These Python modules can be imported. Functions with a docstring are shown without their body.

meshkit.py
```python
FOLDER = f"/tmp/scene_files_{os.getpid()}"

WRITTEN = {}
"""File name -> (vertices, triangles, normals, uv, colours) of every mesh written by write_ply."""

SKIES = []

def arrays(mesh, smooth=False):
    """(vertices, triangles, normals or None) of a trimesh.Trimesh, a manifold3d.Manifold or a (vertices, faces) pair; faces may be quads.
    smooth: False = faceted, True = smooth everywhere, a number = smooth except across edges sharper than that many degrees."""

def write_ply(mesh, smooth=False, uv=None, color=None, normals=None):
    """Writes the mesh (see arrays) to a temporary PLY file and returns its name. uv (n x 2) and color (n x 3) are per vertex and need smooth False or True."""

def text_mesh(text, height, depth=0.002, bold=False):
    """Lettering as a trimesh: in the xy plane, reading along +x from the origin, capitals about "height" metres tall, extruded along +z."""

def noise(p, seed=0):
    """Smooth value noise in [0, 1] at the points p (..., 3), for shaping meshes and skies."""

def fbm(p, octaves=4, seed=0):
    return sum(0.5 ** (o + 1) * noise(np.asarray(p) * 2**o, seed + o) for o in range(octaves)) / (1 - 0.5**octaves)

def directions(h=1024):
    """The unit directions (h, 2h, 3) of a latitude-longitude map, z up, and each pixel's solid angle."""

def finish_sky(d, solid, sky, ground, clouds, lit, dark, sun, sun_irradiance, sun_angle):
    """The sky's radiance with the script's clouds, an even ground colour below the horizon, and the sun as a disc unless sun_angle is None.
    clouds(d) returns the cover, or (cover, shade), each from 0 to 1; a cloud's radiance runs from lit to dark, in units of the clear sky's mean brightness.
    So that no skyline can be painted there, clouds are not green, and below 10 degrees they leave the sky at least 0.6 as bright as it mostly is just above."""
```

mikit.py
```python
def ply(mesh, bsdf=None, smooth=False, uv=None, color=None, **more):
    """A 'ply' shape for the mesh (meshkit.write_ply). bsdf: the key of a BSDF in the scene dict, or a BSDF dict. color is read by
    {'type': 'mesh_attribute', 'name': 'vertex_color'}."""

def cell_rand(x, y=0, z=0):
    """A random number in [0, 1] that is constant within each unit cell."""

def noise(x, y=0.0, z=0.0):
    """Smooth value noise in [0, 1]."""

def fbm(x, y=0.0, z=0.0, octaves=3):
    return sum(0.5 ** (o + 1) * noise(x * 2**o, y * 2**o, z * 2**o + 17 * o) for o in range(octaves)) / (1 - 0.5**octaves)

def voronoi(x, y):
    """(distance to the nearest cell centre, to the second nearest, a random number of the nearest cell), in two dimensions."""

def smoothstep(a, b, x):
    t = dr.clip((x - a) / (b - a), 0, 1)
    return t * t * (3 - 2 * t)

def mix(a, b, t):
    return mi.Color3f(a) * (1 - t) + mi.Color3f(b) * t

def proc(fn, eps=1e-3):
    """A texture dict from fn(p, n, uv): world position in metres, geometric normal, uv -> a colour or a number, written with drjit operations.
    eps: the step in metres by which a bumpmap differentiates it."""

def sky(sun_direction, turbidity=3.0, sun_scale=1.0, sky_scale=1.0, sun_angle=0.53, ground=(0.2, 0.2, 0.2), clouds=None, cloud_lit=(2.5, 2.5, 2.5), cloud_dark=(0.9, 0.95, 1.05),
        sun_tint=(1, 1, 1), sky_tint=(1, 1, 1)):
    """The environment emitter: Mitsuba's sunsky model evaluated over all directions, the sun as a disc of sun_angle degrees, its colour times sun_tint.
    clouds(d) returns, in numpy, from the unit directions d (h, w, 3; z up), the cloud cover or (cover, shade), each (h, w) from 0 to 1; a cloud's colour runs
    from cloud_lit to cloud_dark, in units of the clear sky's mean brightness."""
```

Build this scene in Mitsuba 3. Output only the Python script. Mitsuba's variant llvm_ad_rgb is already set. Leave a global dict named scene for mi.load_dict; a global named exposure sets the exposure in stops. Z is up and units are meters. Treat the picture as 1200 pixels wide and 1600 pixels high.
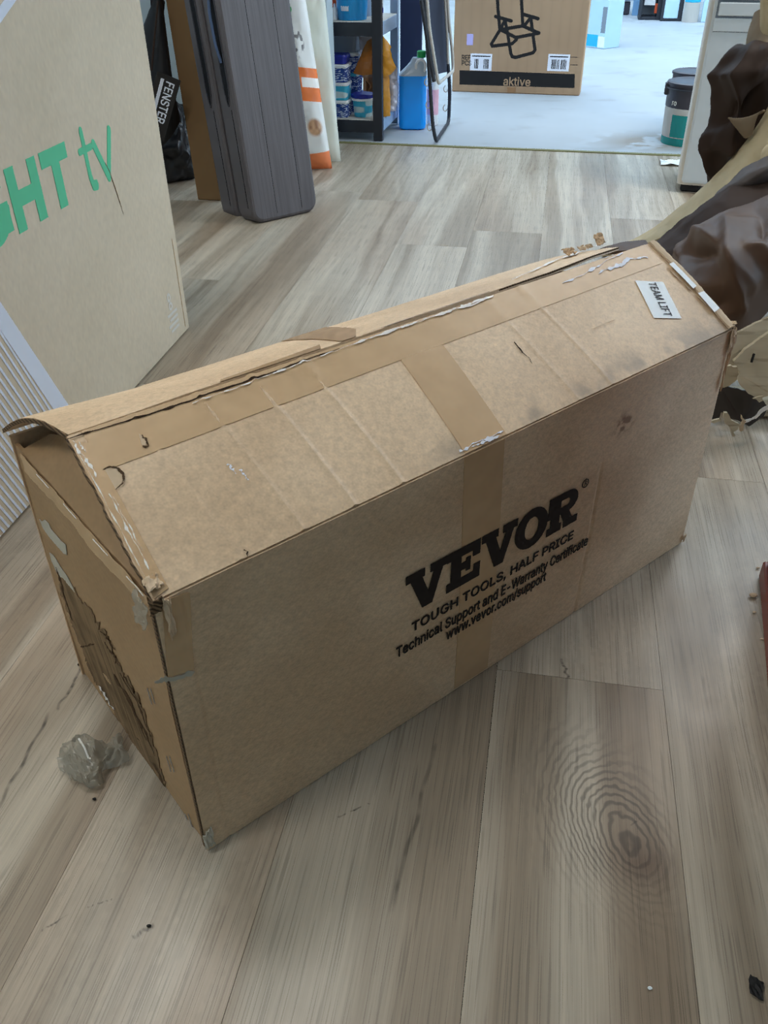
import math, random
import numpy as np
import trimesh
import mitsuba as mi
import drjit as dr
import mikit, meshkit
from mikit import noise, fbm, smoothstep, mix, cell_rand
import manifold3d as m3
from shapely.geometry import Polygon, LineString, box as sbox, Point
from shapely.ops import unary_union
from shapely import affinity
from scipy.interpolate import RectBivariateSpline

random.seed(4)
rng = np.random.default_rng(4)
T = mi.ScalarTransform4f
scene, labels = {}, {}

# ------------------------------------------------------------------ camera, sky, exposure
FPX, PITCH, ROLL, EYE_H = 1324.04, 0.6194, -0.011, 1.1
EYE = np.array([0.0, 0.0, EYE_H])
CF = np.array([0, math.cos(PITCH), -math.sin(PITCH)])
CR = np.array([1.0, 0, 0])
CU = np.cross(CR, CF)
CR, CU = CR * math.cos(ROLL) + CU * math.sin(ROLL), -CR * math.sin(ROLL) + CU * math.cos(ROLL)
scene['camera'] = {'type': 'perspective', 'fov_axis': 'x', 'fov': math.degrees(2 * math.atan(600 / FPX)),
                   'near_clip': 0.05, 'far_clip': 200.0,
                   'to_world': T().look_at(origin=EYE.tolist(), target=(EYE + CF).tolist(), up=CU.tolist())}
exposure = 3.06


def overcast(d):
    n = meshkit.fbm(d * [3.0, 3.0, 6.0] + 5.0, 4, 3)
    return np.full(d.shape[:2], 1.0), np.clip(n * 0.8 - 0.1, 0, 1)


SKY = 1.7
scene['sky'] = mikit.sky((0.35, 0.25, 0.9), turbidity=4.0, sun_scale=0.0, sky_scale=SKY, clouds=overcast,
                         cloud_lit=(1.35, 1.75, 2.15), cloud_dark=(1.05, 1.4, 1.75), ground=(0.3, 0.3, 0.3))
LAMP = 2.8          # radiance of the added ceiling panels of the front room

# building axes: bx runs along the threshold, by runs from the front room into the warehouse
T0 = np.array([-0.345, 5.235, 0.0])
BA = 0.215
BX = np.array([math.cos(BA), -math.sin(BA), 0.0])
BY = np.array([math.sin(BA), math.cos(BA), 0.0])
UP = np.array([0, 0, 1.0])
PA = 0.1883         # floor boards
PD = np.array([math.sin(PA), math.cos(PA), 0.0])
PQ = np.array([PD[1], -PD[0], 0.0])


def B(a, b, z=0.0):
    return T0 + BX * a + BY * b + UP * z


# ------------------------------------------------------------------ measuring helpers
def ray(x, y):
    return CF + (x - 600) / FPX * CR - (y - 800) / FPX * CU


def pl(x, y, P, n):
    d = ray(x, y)
    return EYE + d * (np.dot(np.asarray(P) - EYE, n) / np.dot(d, n))


def fl(x, y, z=0.0):
    return pl(x, y, np.array([0, 0, z]), UP)


def at(x, y, Y):
    return pl(x, y, np.array([0, Y, 0]), np.array([0, 1.0, 0]))


# ------------------------------------------------------------------ mesh helpers
def frame(o, x, y, z):
    m = np.eye(4)
    m[:3, 0], m[:3, 1], m[:3, 2], m[:3, 3] = x, y, z, o
    return m


def unit(v):
    v = np.asarray(v, float)
    return v / np.linalg.norm(v)


def mv(mesh, m):
    mesh = mesh.copy()
    mesh.apply_transform(m)
    return mesh


def cat(*ms):
    out = []
    for m in ms:
        out += list(m) if isinstance(m, (list, tuple)) else [m]
    return trimesh.util.concatenate(out)


def rbox(x0, x1, y0, y1, z0, z1, r=0.004):
    """box with chamfered edges"""
    pts = []
    for x, sx in ((x0, 1), (x1, -1)):
        for y, sy in ((y0, 1), (y1, -1)):
            for z, sz in ((z0, 1), (z1, -1)):
                pts += [(x + sx * r, y + sy * r, z), (x + sx * r, y, z + sz * r), (x, y + sy * r, z + sz * r)]
    return trimesh.convex.convex_hull(np.array(pts))


def obox(o, ax, ay, az, sx, sy, sz, r=0.004):
    """chamfered box with a corner at o"""
    return mv(rbox(0, sx, 0, sy, 0, sz, r), frame(o, ax, ay, az))


def extr(poly, h, m=None):
    gs = [g for g in getattr(poly, 'geoms', [poly]) if g.area > 1e-9]
    me = trimesh.util.concatenate([trimesh.creation.extrude_polygon(g, h, engine='earcut') for g in gs])
    return me if m is None else mv(me, m)


def tube(points, radius, sides=10, closed=False):
    p = np.asarray(points, float)
    n = len(p)
    rad = np.broadcast_to(radius, (n,))
    if closed:
        t = np.roll(p, -1, 0) - np.roll(p, 1, 0)
    else:
        t = np.gradient(p, axis=0)
    t /= np.linalg.norm(t, axis=1, keepdims=True) + 1e-12
    a = np.cross(t[0], [0, 0, 1.0] if abs(t[0][2]) < 0.9 else [1.0, 0, 0])
    a /= np.linalg.norm(a)
    rows = []
    ang = np.arange(sides) * 2 * np.pi / sides
    for i in range(n):
        a = a - t[i] * np.dot(a, t[i])
        a /= np.linalg.norm(a) + 1e-12
        b = np.cross(t[i], a)
        rows.append(p[i] + rad[i] * (np.cos(ang)[:, None] * a + np.sin(ang)[:, None] * b))
    v = np.vstack(rows)
    f = []
    for i in range(n if closed else n - 1):
        i2 = (i + 1) % n
        for j in range(sides):
            k = (j + 1) % sides
            f += [[i * sides + j, i * sides + k, i2 * sides + k], [i * sides + j, i2 * sides + k, i2 * sides + j]]
    if not closed:
        v = np.vstack([v, p[0], p[-1]])
        for j in range(sides):
            k = (j + 1) % sides
            f += [[len(v) - 2, k, j], [len(v) - 1, (n - 1) * sides + j, (n - 1) * sides + k]]
    return trimesh.Trimesh(v, np.array(f), process=False)


def bend(points, r=0.03, n=6):
    """polyline with rounded corners"""
    p = [np.asarray(q, float) for q in points]
    out = [p[0]]
    for i in range(1, len(p) - 1):
        a, b, c = p[i - 1], p[i], p[i + 1]
        l = min(r, np.linalg.norm(a - b) * 0.45, np.linalg.norm(c - b) * 0.45)
        s, e = b + unit(a - b) * l, b + unit(c - b) * l
        for k in range(n + 1):
            t = k / n
            out.append((1 - t) ** 2 * s + 2 * t * (1 - t) * b + t * t * e)
    out.append(p[-1])
    return np.array(out)


def lathe(profile, seg=40, center=(0, 0, 0)):
    m = trimesh.creation.revolve(np.array(profile, float), sections=seg)
    m.apply_translation(center)
    return m


def sheet(G, th, two=True):
    """closed shell from a grid of points (m, n, 3), th thick below its normal side"""
    G = np.asarray(G, float)
    m, n, _ = G.shape
    du = np.gradient(G, axis=0)
    dv = np.gradient(G, axis=1)
    N = np.cross(du, dv)
    N /= np.linalg.norm(N, axis=2, keepdims=True) + 1e-12
    H = G - N * th
    v = np.vstack([G.reshape(-1, 3), H.reshape(-1, 3)])
    o = m * n
    f = []
    idx = np.arange(m * n).reshape(m, n)
    a, b, c, d = idx[:-1, :-1].ravel(), idx[1:, :-1].ravel(), idx[1:, 1:].ravel(), idx[:-1, 1:].ravel()
    f += [np.stack([a, b, c], 1), np.stack([a, c, d], 1), np.stack([a + o, c + o, b + o], 1), np.stack([a + o, d + o, c + o], 1)]
    ring = np.concatenate([idx[0, :], idx[1:, -1], idx[-1, ::-1][1:], idx[::-1, 0][1:-1]])
    nx = np.roll(ring, -1)
    f += [np.stack([ring, nx, nx + o], 1), np.stack([ring, nx + o, ring + o], 1)]
    return trimesh.Trimesh(v, np.vstack(f), process=False)


def spline_grid(ctrl, m, n):
    """ctrl (a, b, 3) -> smooth (m, n, 3)"""
    C = np.asarray(ctrl, float)
    a, b, _ = C.shape
    kx, ky = min(3, a - 1), min(3, b - 1)
    out = [RectBivariateSpline(np.linspace(0, 1, a), np.linspace(0, 1, b), C[..., k], kx=kx, ky=ky)(np.linspace(0, 1, m), np.linspace(0, 1, n)) for k in range(3)]
    return np.stack(out, -1)


def cloth(rows, m=60, n=60, th=0.006, wr=0.012, freq=7.0, seed=0, aniso=(1, 1, 1), folds=()):
    """rows of (px, py, depth) control points -> a thick, wrinkled piece of cloth"""
    C = [[at(x, y, d) for x, y, d in r] for r in rows]
    G = spline_grid(C, m, n)
    N = np.cross(np.gradient(G, axis=0), np.gradient(G, axis=1))
    N /= np.linalg.norm(N, axis=2, keepdims=True) + 1e-12
    w = meshkit.fbm(G * freq * np.array(aniso) + seed * 7.3, 4, seed) - 0.5
    w = w + 0.6 * (np.abs(meshkit.fbm(G * freq * 0.8 * np.array(aniso) + 31 + seed, 3, seed + 9) - 0.5) * -2 + 0.3)
    S, Q = np.meshgrid(np.linspace(0, 1, m), np.linspace(0, 1, n), indexing='ij')
    out = 1 if np.mean(np.einsum('ijk,ijk->ij', N, EYE - G)) > 0 else -1
    for s0, q0, s1, q1, amp, wd in folds:
        d = np.array([s1 - s0, q1 - q0])
        t = np.clip(((S - s0) * d[0] + (Q - q0) * d[1]) / (d @ d), 0, 1)
        wob = (meshkit.noise(np.stack([t * 4, t * 0 + seed, t * 0 + s0 * 9], -1)) - 0.5) * wd * 1.4
        ds = np.hypot(S - s0 - d[0] * t, Q - q0 - d[1] * t + wob)
        w = w + out * amp / wr * np.exp(-(ds / wd) ** 1.5) * (0.35 + 0.65 * np.sin(np.pi * np.clip(t * 0.9 + 0.05, 0, 1)))
    G = G + N * (w * wr)[..., None]
    # thickness goes away from the viewer's side
    s = sheet(G, th if np.mean(np.einsum('ijk,ijk->ij', N, EYE - G)) > 0 else -th)
    s.fix_normals()
    return s


def put(key, mesh, bsdf, label=None, category=None, group=None, kind=None, smooth=False, uv=None, **more):
    base, k = key, 0
    while key in scene:
        k += 1
        key = f'{base}_{k:03d}'
    scene[key] = mikit.ply(mesh, bsdf, smooth=smooth, uv=uv, **more)
    tag(key, label, category, group, kind)
    return key


def tag(key, label=None, category=None, group=None, kind=None):
    d = {k: v for k, v in (('label', label), ('category', category), ('group', group), ('kind', kind)) if v}
    if d:
        labels[key] = {**labels.get(key, {}), **d}


def thing(name, label, category, group=None):
    used = {k.split('__')[0] for k in list(scene) + list(labels)}
    key, k = name, 0
    while key in used:
        k += 1
        key = f'{name}_{k:03d}'
    tag(key, label, category, group)
    return key


# ------------------------------------------------------------------ materials
def lin(r, g, b):
    c = np.array([r, g, b], float) / 255
    return np.where(c <= 0.04045, c / 12.92, ((c + 0.055) / 1.055) ** 2.4).tolist()


def mat(name, col, rough=0.5, spec=0.5, two=True, **kw):
    c = mikit.proc(col) if callable(col) else {'type': 'rgb', 'value': col}
    b = {'type': 'principled', 'base_color': c, 'roughness': rough, 'specular': spec, **kw}
    scene[name] = {'type': 'twosided', 'bsdf': b} if two else b
    return name


# main carton frame
CA = fl(325, 1330)
CB = fl(1065, 848)
CL = float(np.linalg.norm(CB - CA))
CUx = (CB - CA) / CL
CV = np.array([-CUx[1], CUx[0], 0.0])


def C(u, v, z):
    return CA + CUx * u + CV * v + UP * z


def kraft_fn(p, n, uv):
    x, y, z = p.x, p.y, p.z
    big = fbm(x * 5 + 3, y * 5, z * 5, 3)
    fib = fbm(x * 160, y * 160, z * 160 + 9, 2)
    str_ = noise(x * 30 + y * 18, z * 240)
    c = mix(lin(190, 164, 133), lin(208, 184, 154), smoothstep(0.3, 0.7, big))
    c = c * (0.77 + 0.28 * fib + 0.18 * noise(x * 420, y * 420, z * 420))
    # grey grime rubbed in along the upper front edge of the carton
    dv = (x - CA[0]) * CV[0] + (y - CA[1]) * CV[1]
    du = (x - CA[0]) * CUx[0] + (y - CA[1]) * CUx[1]
    grime = smoothstep(0.05, 0.0, dr.abs(dv - 0.004)) * smoothstep(0.47, 0.485, z) * smoothstep(0.42, 0.68, fbm(x * 22, y * 22, 2.0, 3)) * smoothstep(0.35, 0.5, du)
    c = mix(c, mi.Color3f(*lin(112, 106, 98)), grime * 0.55)
    # scuffed brown stain on the front panel
    sx, sz = (du - 0.845) / 0.022, (z - 0.395) / 0.016
    st = dr.exp(-(sx * sx + sz * sz)) * smoothstep(0.4, 0.62, fbm(x * 70, y * 70, z * 70, 3))
    c = mix(c, mi.Color3f(*lin(112, 72, 44)), dr.minimum(st * 1.3, 0.8) * smoothstep(0.01, 0.0, dr.abs(dv)))
    return c


mat('kraft', kraft_fn, 0.5, 0.5)


def kraft_plain_fn(p, n, uv):
    b = fbm(p.x * 6, p.y * 6, p.z * 6, 3)
    f = noise(p.x * 220, p.y * 220, p.z * 220)
    return mix(lin(172, 144, 112), lin(194, 166, 134), b) * (0.88 + 0.2 * f)


mat('kraft_plain', kraft_plain_fn, 0.78, 0.2)


def kraft_taped_shaded_fn(p, n, uv):
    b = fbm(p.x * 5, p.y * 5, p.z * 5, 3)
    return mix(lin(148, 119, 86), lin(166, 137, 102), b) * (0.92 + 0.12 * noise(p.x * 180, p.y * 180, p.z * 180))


mat('kraft_taped_shaded', kraft_taped_shaded_fn, 0.5, 0.4)  # tape-browned kraft, also darkened for the dim light on the near end


def tape_fn(p, n, uv):
    f = fbm(p.x * 40, p.y * 40, p.z * 40, 3)
    return mix(lin(180, 150, 114), lin(195, 166, 129), f)


mat('packing_tape', tape_fn, 0.38, 0.5)


def smear_fn(p, n, uv):
    f = noise(p.x * 90, p.y * 30, p.z * 30)
    return mix(lin(148, 120, 90), lin(168, 140, 108), f)


mat('brown_tape', smear_fn, 0.25, 0.5)


def corr_fn(p, n, uv):
    w = dr.sin((p.x * 0.78 + p.y * 0.63 + p.z) * 900)
    return mix(lin(62, 52, 42), lin(128, 106, 82), w * 0.5 + 0.5)


mat('corrugation', corr_fn, 0.9, 0.1)
mat('torn_paper', lin(192, 172, 146), 0.9, 0.1)
mat('white_paper', lin(232, 240, 244), 0.7, 0.2)
mat('grubby_paper', lin(176, 172, 158), 0.8, 0.2)


def rip_fn(p, n, uv):
    s = noise(p.z * 16 + p.x * 20, (p.x * 0.6 - p.y * 0.78) * 150 + p.z * 30)
    g = fbm(p.x * 30, p.y * 30, p.z * 30, 3)
    return mix(lin(94, 78, 58), lin(132, 110, 84), smoothstep(0.25, 0.85, s * 0.45 + g * 0.6))


mat('ripped_liner', rip_fn, 0.85, 0.15)
mat('brown_streak', lin(76, 60, 44), 0.9, 0.1)
mat('dark_streak', lin(52, 40, 30), 0.9, 0.1)
mat('tape_gloss', lin(222, 222, 220), 0.18, 0.8)  # near-white: painted highlights and glint on tape, also clear film
mat('black_ink', lin(24, 22, 22), 0.6, 0.3)
mat('green_ink', lin(92, 190, 146), 0.6, 0.25)
mat('white_ink', lin(214, 220, 232), 0.6, 0.25)
mat('faint_ink', lin(206, 202, 194), 0.7, 0.2)
mat('steel', lin(186, 188, 190), 0.3, 0.5, metallic=0.9)
mat('rough_steel', lin(190, 186, 178), 0.45, 0.5, metallic=0.35)


def tv_fn(p, n, uv):
    b = fbm(p.x * 4, p.y * 4, p.z * 4, 3)
    f = fbm(p.x * 120, p.y * 120, p.z * 60, 2)
    c = mix(lin(196, 182, 158), lin(210, 196, 174), b) * (0.92 + 0.13 * f)
    return c


mat('pale_card', tv_fn, 0.7, 0.25)

KN = fl(1005, 1345)
KNa, KNb = float(KN @ PQ), float(KN @ PD)


def plank_fn(p, n, uv):
    a = p.x * PQ[0] + p.y * PQ[1]
    b = p.x * PD[0] + p.y * PD[1]
    ident = dr.floor(uv.x / 10.0)
    tone = cell_rand(ident, 3.0)
    w = fbm(a * 6 + ident * 3.7, b * 1.1, ident, 3) - 0.5
    ka, kb = a - KNa, b - KNb
    k1 = dr.exp(-(ka * ka) / 0.0034 - (kb * kb) / 0.0055)
    ka2, kb2 = ka + 0.035 + 0.25 * kb, kb - 0.055
    k2 = dr.exp(-(ka2 * ka2) / 0.0060 - (kb2 * kb2) / 0.015)
    here = smoothstep(0.50, 0.30, dr.abs(kb)) * smoothstep(KNa - 0.245, KNa - 0.20, a) * smoothstep(KNa + 0.056, KNa + 0.050, a)
    jit = (noise(a * 130, b * 90, 3.0) - 0.5) * 0.30
    g = a * 16 + w * 4.0 + (k1 * 1.6 + k2 * 6.0) * here + jit
    ring = 0.5 + 0.5 * dr.sin(g * 10.0)
    ring = smoothstep(0.35, 1.0, ring)
    arch = dr.minimum(1.0, (k1 * 0.7 + k2 * 1.5)) * here * (0.30 + 0.70 * smoothstep(-0.045, 0.03, kb + ka * -0.4)) * smoothstep(0.075, 0.0, ka)
    faint = smoothstep(0.50, 0.80, noise(a * 3.2 + ident * 1.7, b * 0.9 + ident)) * 0.22
    fine = noise(a * 380 + w * 10, b * 8.0, ident) * 0.5 + noise(a * 820 + w * 14, b * 14.0, ident + 2.0) * 0.5
    mid = noise(a * 110 + w * 8, b * 3.0, ident + 4.0)
    pore = smoothstep(0.62, 0.88, noise(a * 700 + w * 12, b * 11.0, ident))
    streak = fbm(a * 14 + w * 2.2, b * 0.6, ident + 5.0, 3)
    c = mix(lin(149, 136, 118), lin(183, 173, 156), smoothstep(0.28, 0.72, streak))
    c = c * (0.90 + 0.14 * tone)
    c = mix(c, c * mi.Color3f(0.88, 0.82, 0.78), 0.9 * smoothstep(0.52, 0.80, noise(a * 7 + ident * 2.3, b * 0.9, 4.0)))
    c = c * (0.86 + 0.24 * fine) * (0.93 + 0.13 * mid)
    c = c * (1.0 - 0.24 * pore)
    c = c * (1.0 - ring * dr.maximum(0.34 * faint, 0.50 * arch))
    core = dr.exp(-(ka * ka) / 0.0016 - (kb * kb) / 0.0013) * here
    c = mix(c, c * mi.Color3f(0.58, 0.50, 0.47), core * 0.95 * (0.7 + 0.4 * noise(a * 90, b * 60)))

    def crack(px0, py0, px1, py1, wd):
        A_, B_ = fl(px0, py0).tolist(), fl(px1, py1).tolist()
        dx, dy = B_[0] - A_[0], B_[1] - A_[1]
        l2 = dx * dx + dy * dy
        t = dr.clip(((p.x - A_[0]) * dx + (p.y - A_[1]) * dy) / l2, 0, 1)
        wob = (noise(t * 6, px0) - 0.5) * 0.007
        ex = p.x - A_[0] - dx * t + wob
        ey = p.y - A_[1] - dy * t
        d = dr.sqrt(ex * ex + ey * ey)
        return smoothstep(wd, wd * 0.2, d) * smoothstep(0.0, 0.1, t) * smoothstep(1.0, 0.9, t) * (0.35 + 0.65 * noise(t * 22, 7.0))
    cr = crack(683, 1155, 612, 1430, 0.0050) * 0.75
    cr = dr.maximum(cr, crack(-20, 1290, 80, 1110, 0.0045))
    cr = dr.maximum(cr, crack(88, 1112, 130, 1036, 0.0040))
    cr = dr.maximum(cr, crack(877, 1028, 887, 1062, 0.0040))
    cr = dr.maximum(cr, crack(206, 1466, 242, 1444, 0.0050))
    cr = dr.maximum(cr, crack(62, 1456, 110, 1428, 0.0022))
    cr = dr.maximum(cr, crack(135, 1418, 178, 1404, 0.0022))
    cr = dr.maximum(cr, crack(526, 1278, 580, 1254, 0.0022))
    cr = dr.maximum(cr, crack(984, 1290, 1010, 1272, 0.0022))
    c = mix(c, c * 0.26, cr)
    # small oval knot by the near foot of the carton
    return c


def plank_rough(p, n, uv):
    return 0.30 + 0.16 * fbm(p.x * 9, p.y * 9, 0.0, 3)


mat('laminate', plank_fn, mikit.proc(plank_rough), 0.5)


def slab_fn(p, n, uv):
    b = fbm(p.x * 1.6, p.y * 1.6, 0.0, 4)
    s = smoothstep(0.55, 0.95, fbm(p.x * 5, p.y * 7, 3.0, 4))
    c = mix(lin(150, 157, 162), lin(168, 174, 178), b)
    c = mix(c, mi.Color3f(*lin(136, 138, 138)), s * 0.5)
    q = (p - mi.Point3f(*[float(v) for v in fl(1040, 222)]))
    stain = dr.exp(-(q.x * q.x / 0.10 + q.y * q.y / 0.035)) * smoothstep(0.3, 0.55, fbm(p.x * 9, p.y * 9, 8.0, 3))
    c = mix(c, mi.Color3f(*lin(120, 108, 92)), dr.minimum(stain * 1.2, 0.75))
    return c


mat('concrete', slab_fn, 0.55, 0.4)
mat('wall_paint', lin(172, 186, 192), 0.7, 0.3)
mat('warehouse_paint', lin(200, 208, 212), 0.8, 0.2)
mat('ceiling_paint', lin(225, 225, 222), 0.9, 0.1)
mat('threshold_trim', lin(120, 116, 78), 0.5, 0.4)


def bench_fn(p, n, uv):
    s = fbm(uv.x * 190, uv.y * 5, 1.0, 3)
    return mix(lin(74, 70, 72), lin(98, 94, 97), s)


mat('bench_plastic', bench_fn, 0.46, 0.45)
mat('bench_side', lin(58, 58, 64), 0.42, 0.45)
mat('dark_slot', lin(16, 16, 20), 0.6, 0.3)
mat('blue_strap', lin(74, 92, 122), 0.5, 0.4)
mat('glossy_black', lin(26, 26, 29), 0.28, 0.5)
mat('matte_black', lin(24, 24, 26), 0.6, 0.4)
mat('black_steel', lin(34, 38, 46), 0.45, 0.5)
mat('grey_board', lin(176, 172, 164), 0.7, 0.3)
mat('navy_panel', lin(28, 38, 66), 0.5, 0.4)
mat('pale_steel', lin(150, 172, 196), 0.4, 0.5)


def sack_fn(p, n, uv):
    # uv in metres: x across, y up
    x, y = uv.x, uv.y
    c = mi.Color3f(*lin(226, 226, 222))
    org = mi.Color3f(*lin(232, 122, 58))
    w = 0.012 * dr.sin(x * 9)
    band = smoothstep(0.004, 0.0, dr.abs(y - 0.385 - w) - 0.072)
    gap = smoothstep(0.003, 0.0, dr.abs(y - 0.395 - w) - 0.020) * smoothstep(0.35, 0.55, noise(x * 55, 2.0))
    c = mix(c, org, band)
    c = mix(c, mi.Color3f(*lin(240, 236, 230)), gap * band)
    c = mix(c, org, smoothstep(0.004, 0.0, y - 0.085 + w) * 0.95)
    c = mix(c, org, smoothstep(0.0, 0.03, y - 0.80 + x * 0.2))
    logs = smoothstep(0.05, 0.03, dr.sqrt((x - 0.06) * (x - 0.06) + (y - 0.20) * (y - 0.20)))
    c = mix(c, mix(lin(150, 104, 72), lin(206, 166, 130), noise(x * 60, y * 60)), logs)
    img = smoothstep(0.07, 0.045, dr.sqrt((x - 0.10) * (x - 0.10) * 2 + (y - 0.57) * (y - 0.57))) * smoothstep(0.4, 0.6, noise(x * 70, y * 70, 3.0))
    c = mix(c, mi.Color3f(*lin(120, 118, 118)), img)
    c = mix(c, mi.Color3f(*lin(60, 180, 90)), smoothstep(0.014, 0.010, dr.sqrt((x - 0.13) * (x - 0.13) + (y - 0.71) * (y - 0.71))))
    return c


mat('sack_print', sack_fn, 0.35, 0.5)
mat('milky_plastic', lin(214, 218, 206), 0.35, 0.5)
mat('cyan_tub', lin(30, 140, 200), 0.35, 0.5)
mat('white_plastic', lin(226, 228, 228), 0.35, 0.5)
mat('blue_plastic', lin(28, 40, 140), 0.35, 0.5)


def tub_fn(p, n, uv):
    t = smoothstep(0.56, 0.6, noise(p.x * 90, p.y * 90, p.z * 190))
    return mix(lin(34, 62, 132), lin(196, 208, 224), t * 0.7)


mat('blue_label', tub_fn, 0.4, 0.4)


def tub2_fn(p, n, uv):
    t = smoothstep(-0.01, 0.02, uv.y + 0.02 * dr.sin(p.x * 40))
    return mix(lin(196, 214, 214), lin(60, 170, 200), smoothstep(0.45, 0.55, noise(p.x * 18, p.y * 18, p.z * 26)))


mat('pale_label', tub2_fn, 0.4, 0.4)
mat('ochre_film', lin(206, 140, 34), 0.4, 0.5)
mat('amber_film', lin(170, 104, 40), 0.4, 0.5)
mat('red_print', lin(206, 84, 44), 0.5, 0.4)
mat('foil', lin(196, 186, 190), 0.3, 0.6, metallic=0.4)
mat('screenwash', lin(8, 150, 244), 0.22, 0.5)
mat('clear_jug', lin(176, 192, 206), 0.25, 0.5)
mat('green_cap', lin(34, 158, 84), 0.4, 0.5)
mat('pink_label', lin(226, 176, 190), 0.4, 0.4)
mat('sling_cloth', lin(48, 52, 64), 0.8, 0.2)


def fold_card_fn(p, n, uv):
    b = fbm(p.x * 3, p.y * 3, p.z * 3, 3)
    l = dr.abs(dr.sin((p.x * BX[0] + p.y * BX[1]) * 46)) ** 0.4
    return mix(lin(150, 122, 96), lin(168, 140, 112), b) * (0.93 + 0.07 * l)


mat('chair_carton_card', fold_card_fn, 0.8, 0.2)
mat('barcode_paper', lin(216, 218, 226), 0.7, 0.2)
mat('lilac_paper', lin(176, 168, 214), 0.7, 0.2)
mat('tape_dark', lin(140, 104, 70), 0.35, 0.5)
mat('shaded_board', lin(120, 95, 66), 0.8, 0.2)  # kraft board darkened in colour for the shadow it stands in
mat('appliance_white', lin(196, 202, 204), 0.4, 0.5)
mat('appliance_beige', lin(206, 198, 186), 0.4, 0.5)
mat('vent_grey', lin(120, 130, 140), 0.5, 0.4)
mat('paint_grey', lin(178, 174, 168), 0.45, 0.4)
mat('teal', lin(24, 126, 122), 0.45, 0.4)
mat('lid_dark', lin(52, 50, 58), 0.35, 0.5)


def brown_fn(p, n, uv):
    f = fbm(p.x * 8, p.y * 8, p.z * 8, 3)
    return mix(lin(70, 52, 41), lin(94, 73, 58), f)


mat('brown_cloth', brown_fn, 0.45, 0.2)
mat('dark_brown_cloth', lin(54, 41, 34), 0.6, 0.15)


def beige_fn(p, n, uv):
    f = fbm(p.x * 20, p.y * 20, p.z * 20, 3)
    return mix(lin(176, 160, 126), lin(196, 180, 148), f)


mat('beige_cloth', beige_fn, 0.7, 0.25)
mat('charcoal_cloth', lin(86, 78, 75), 0.5, 0.35)
mat('taupe_cloth', lin(128, 112, 92), 0.7, 0.25)


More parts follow.
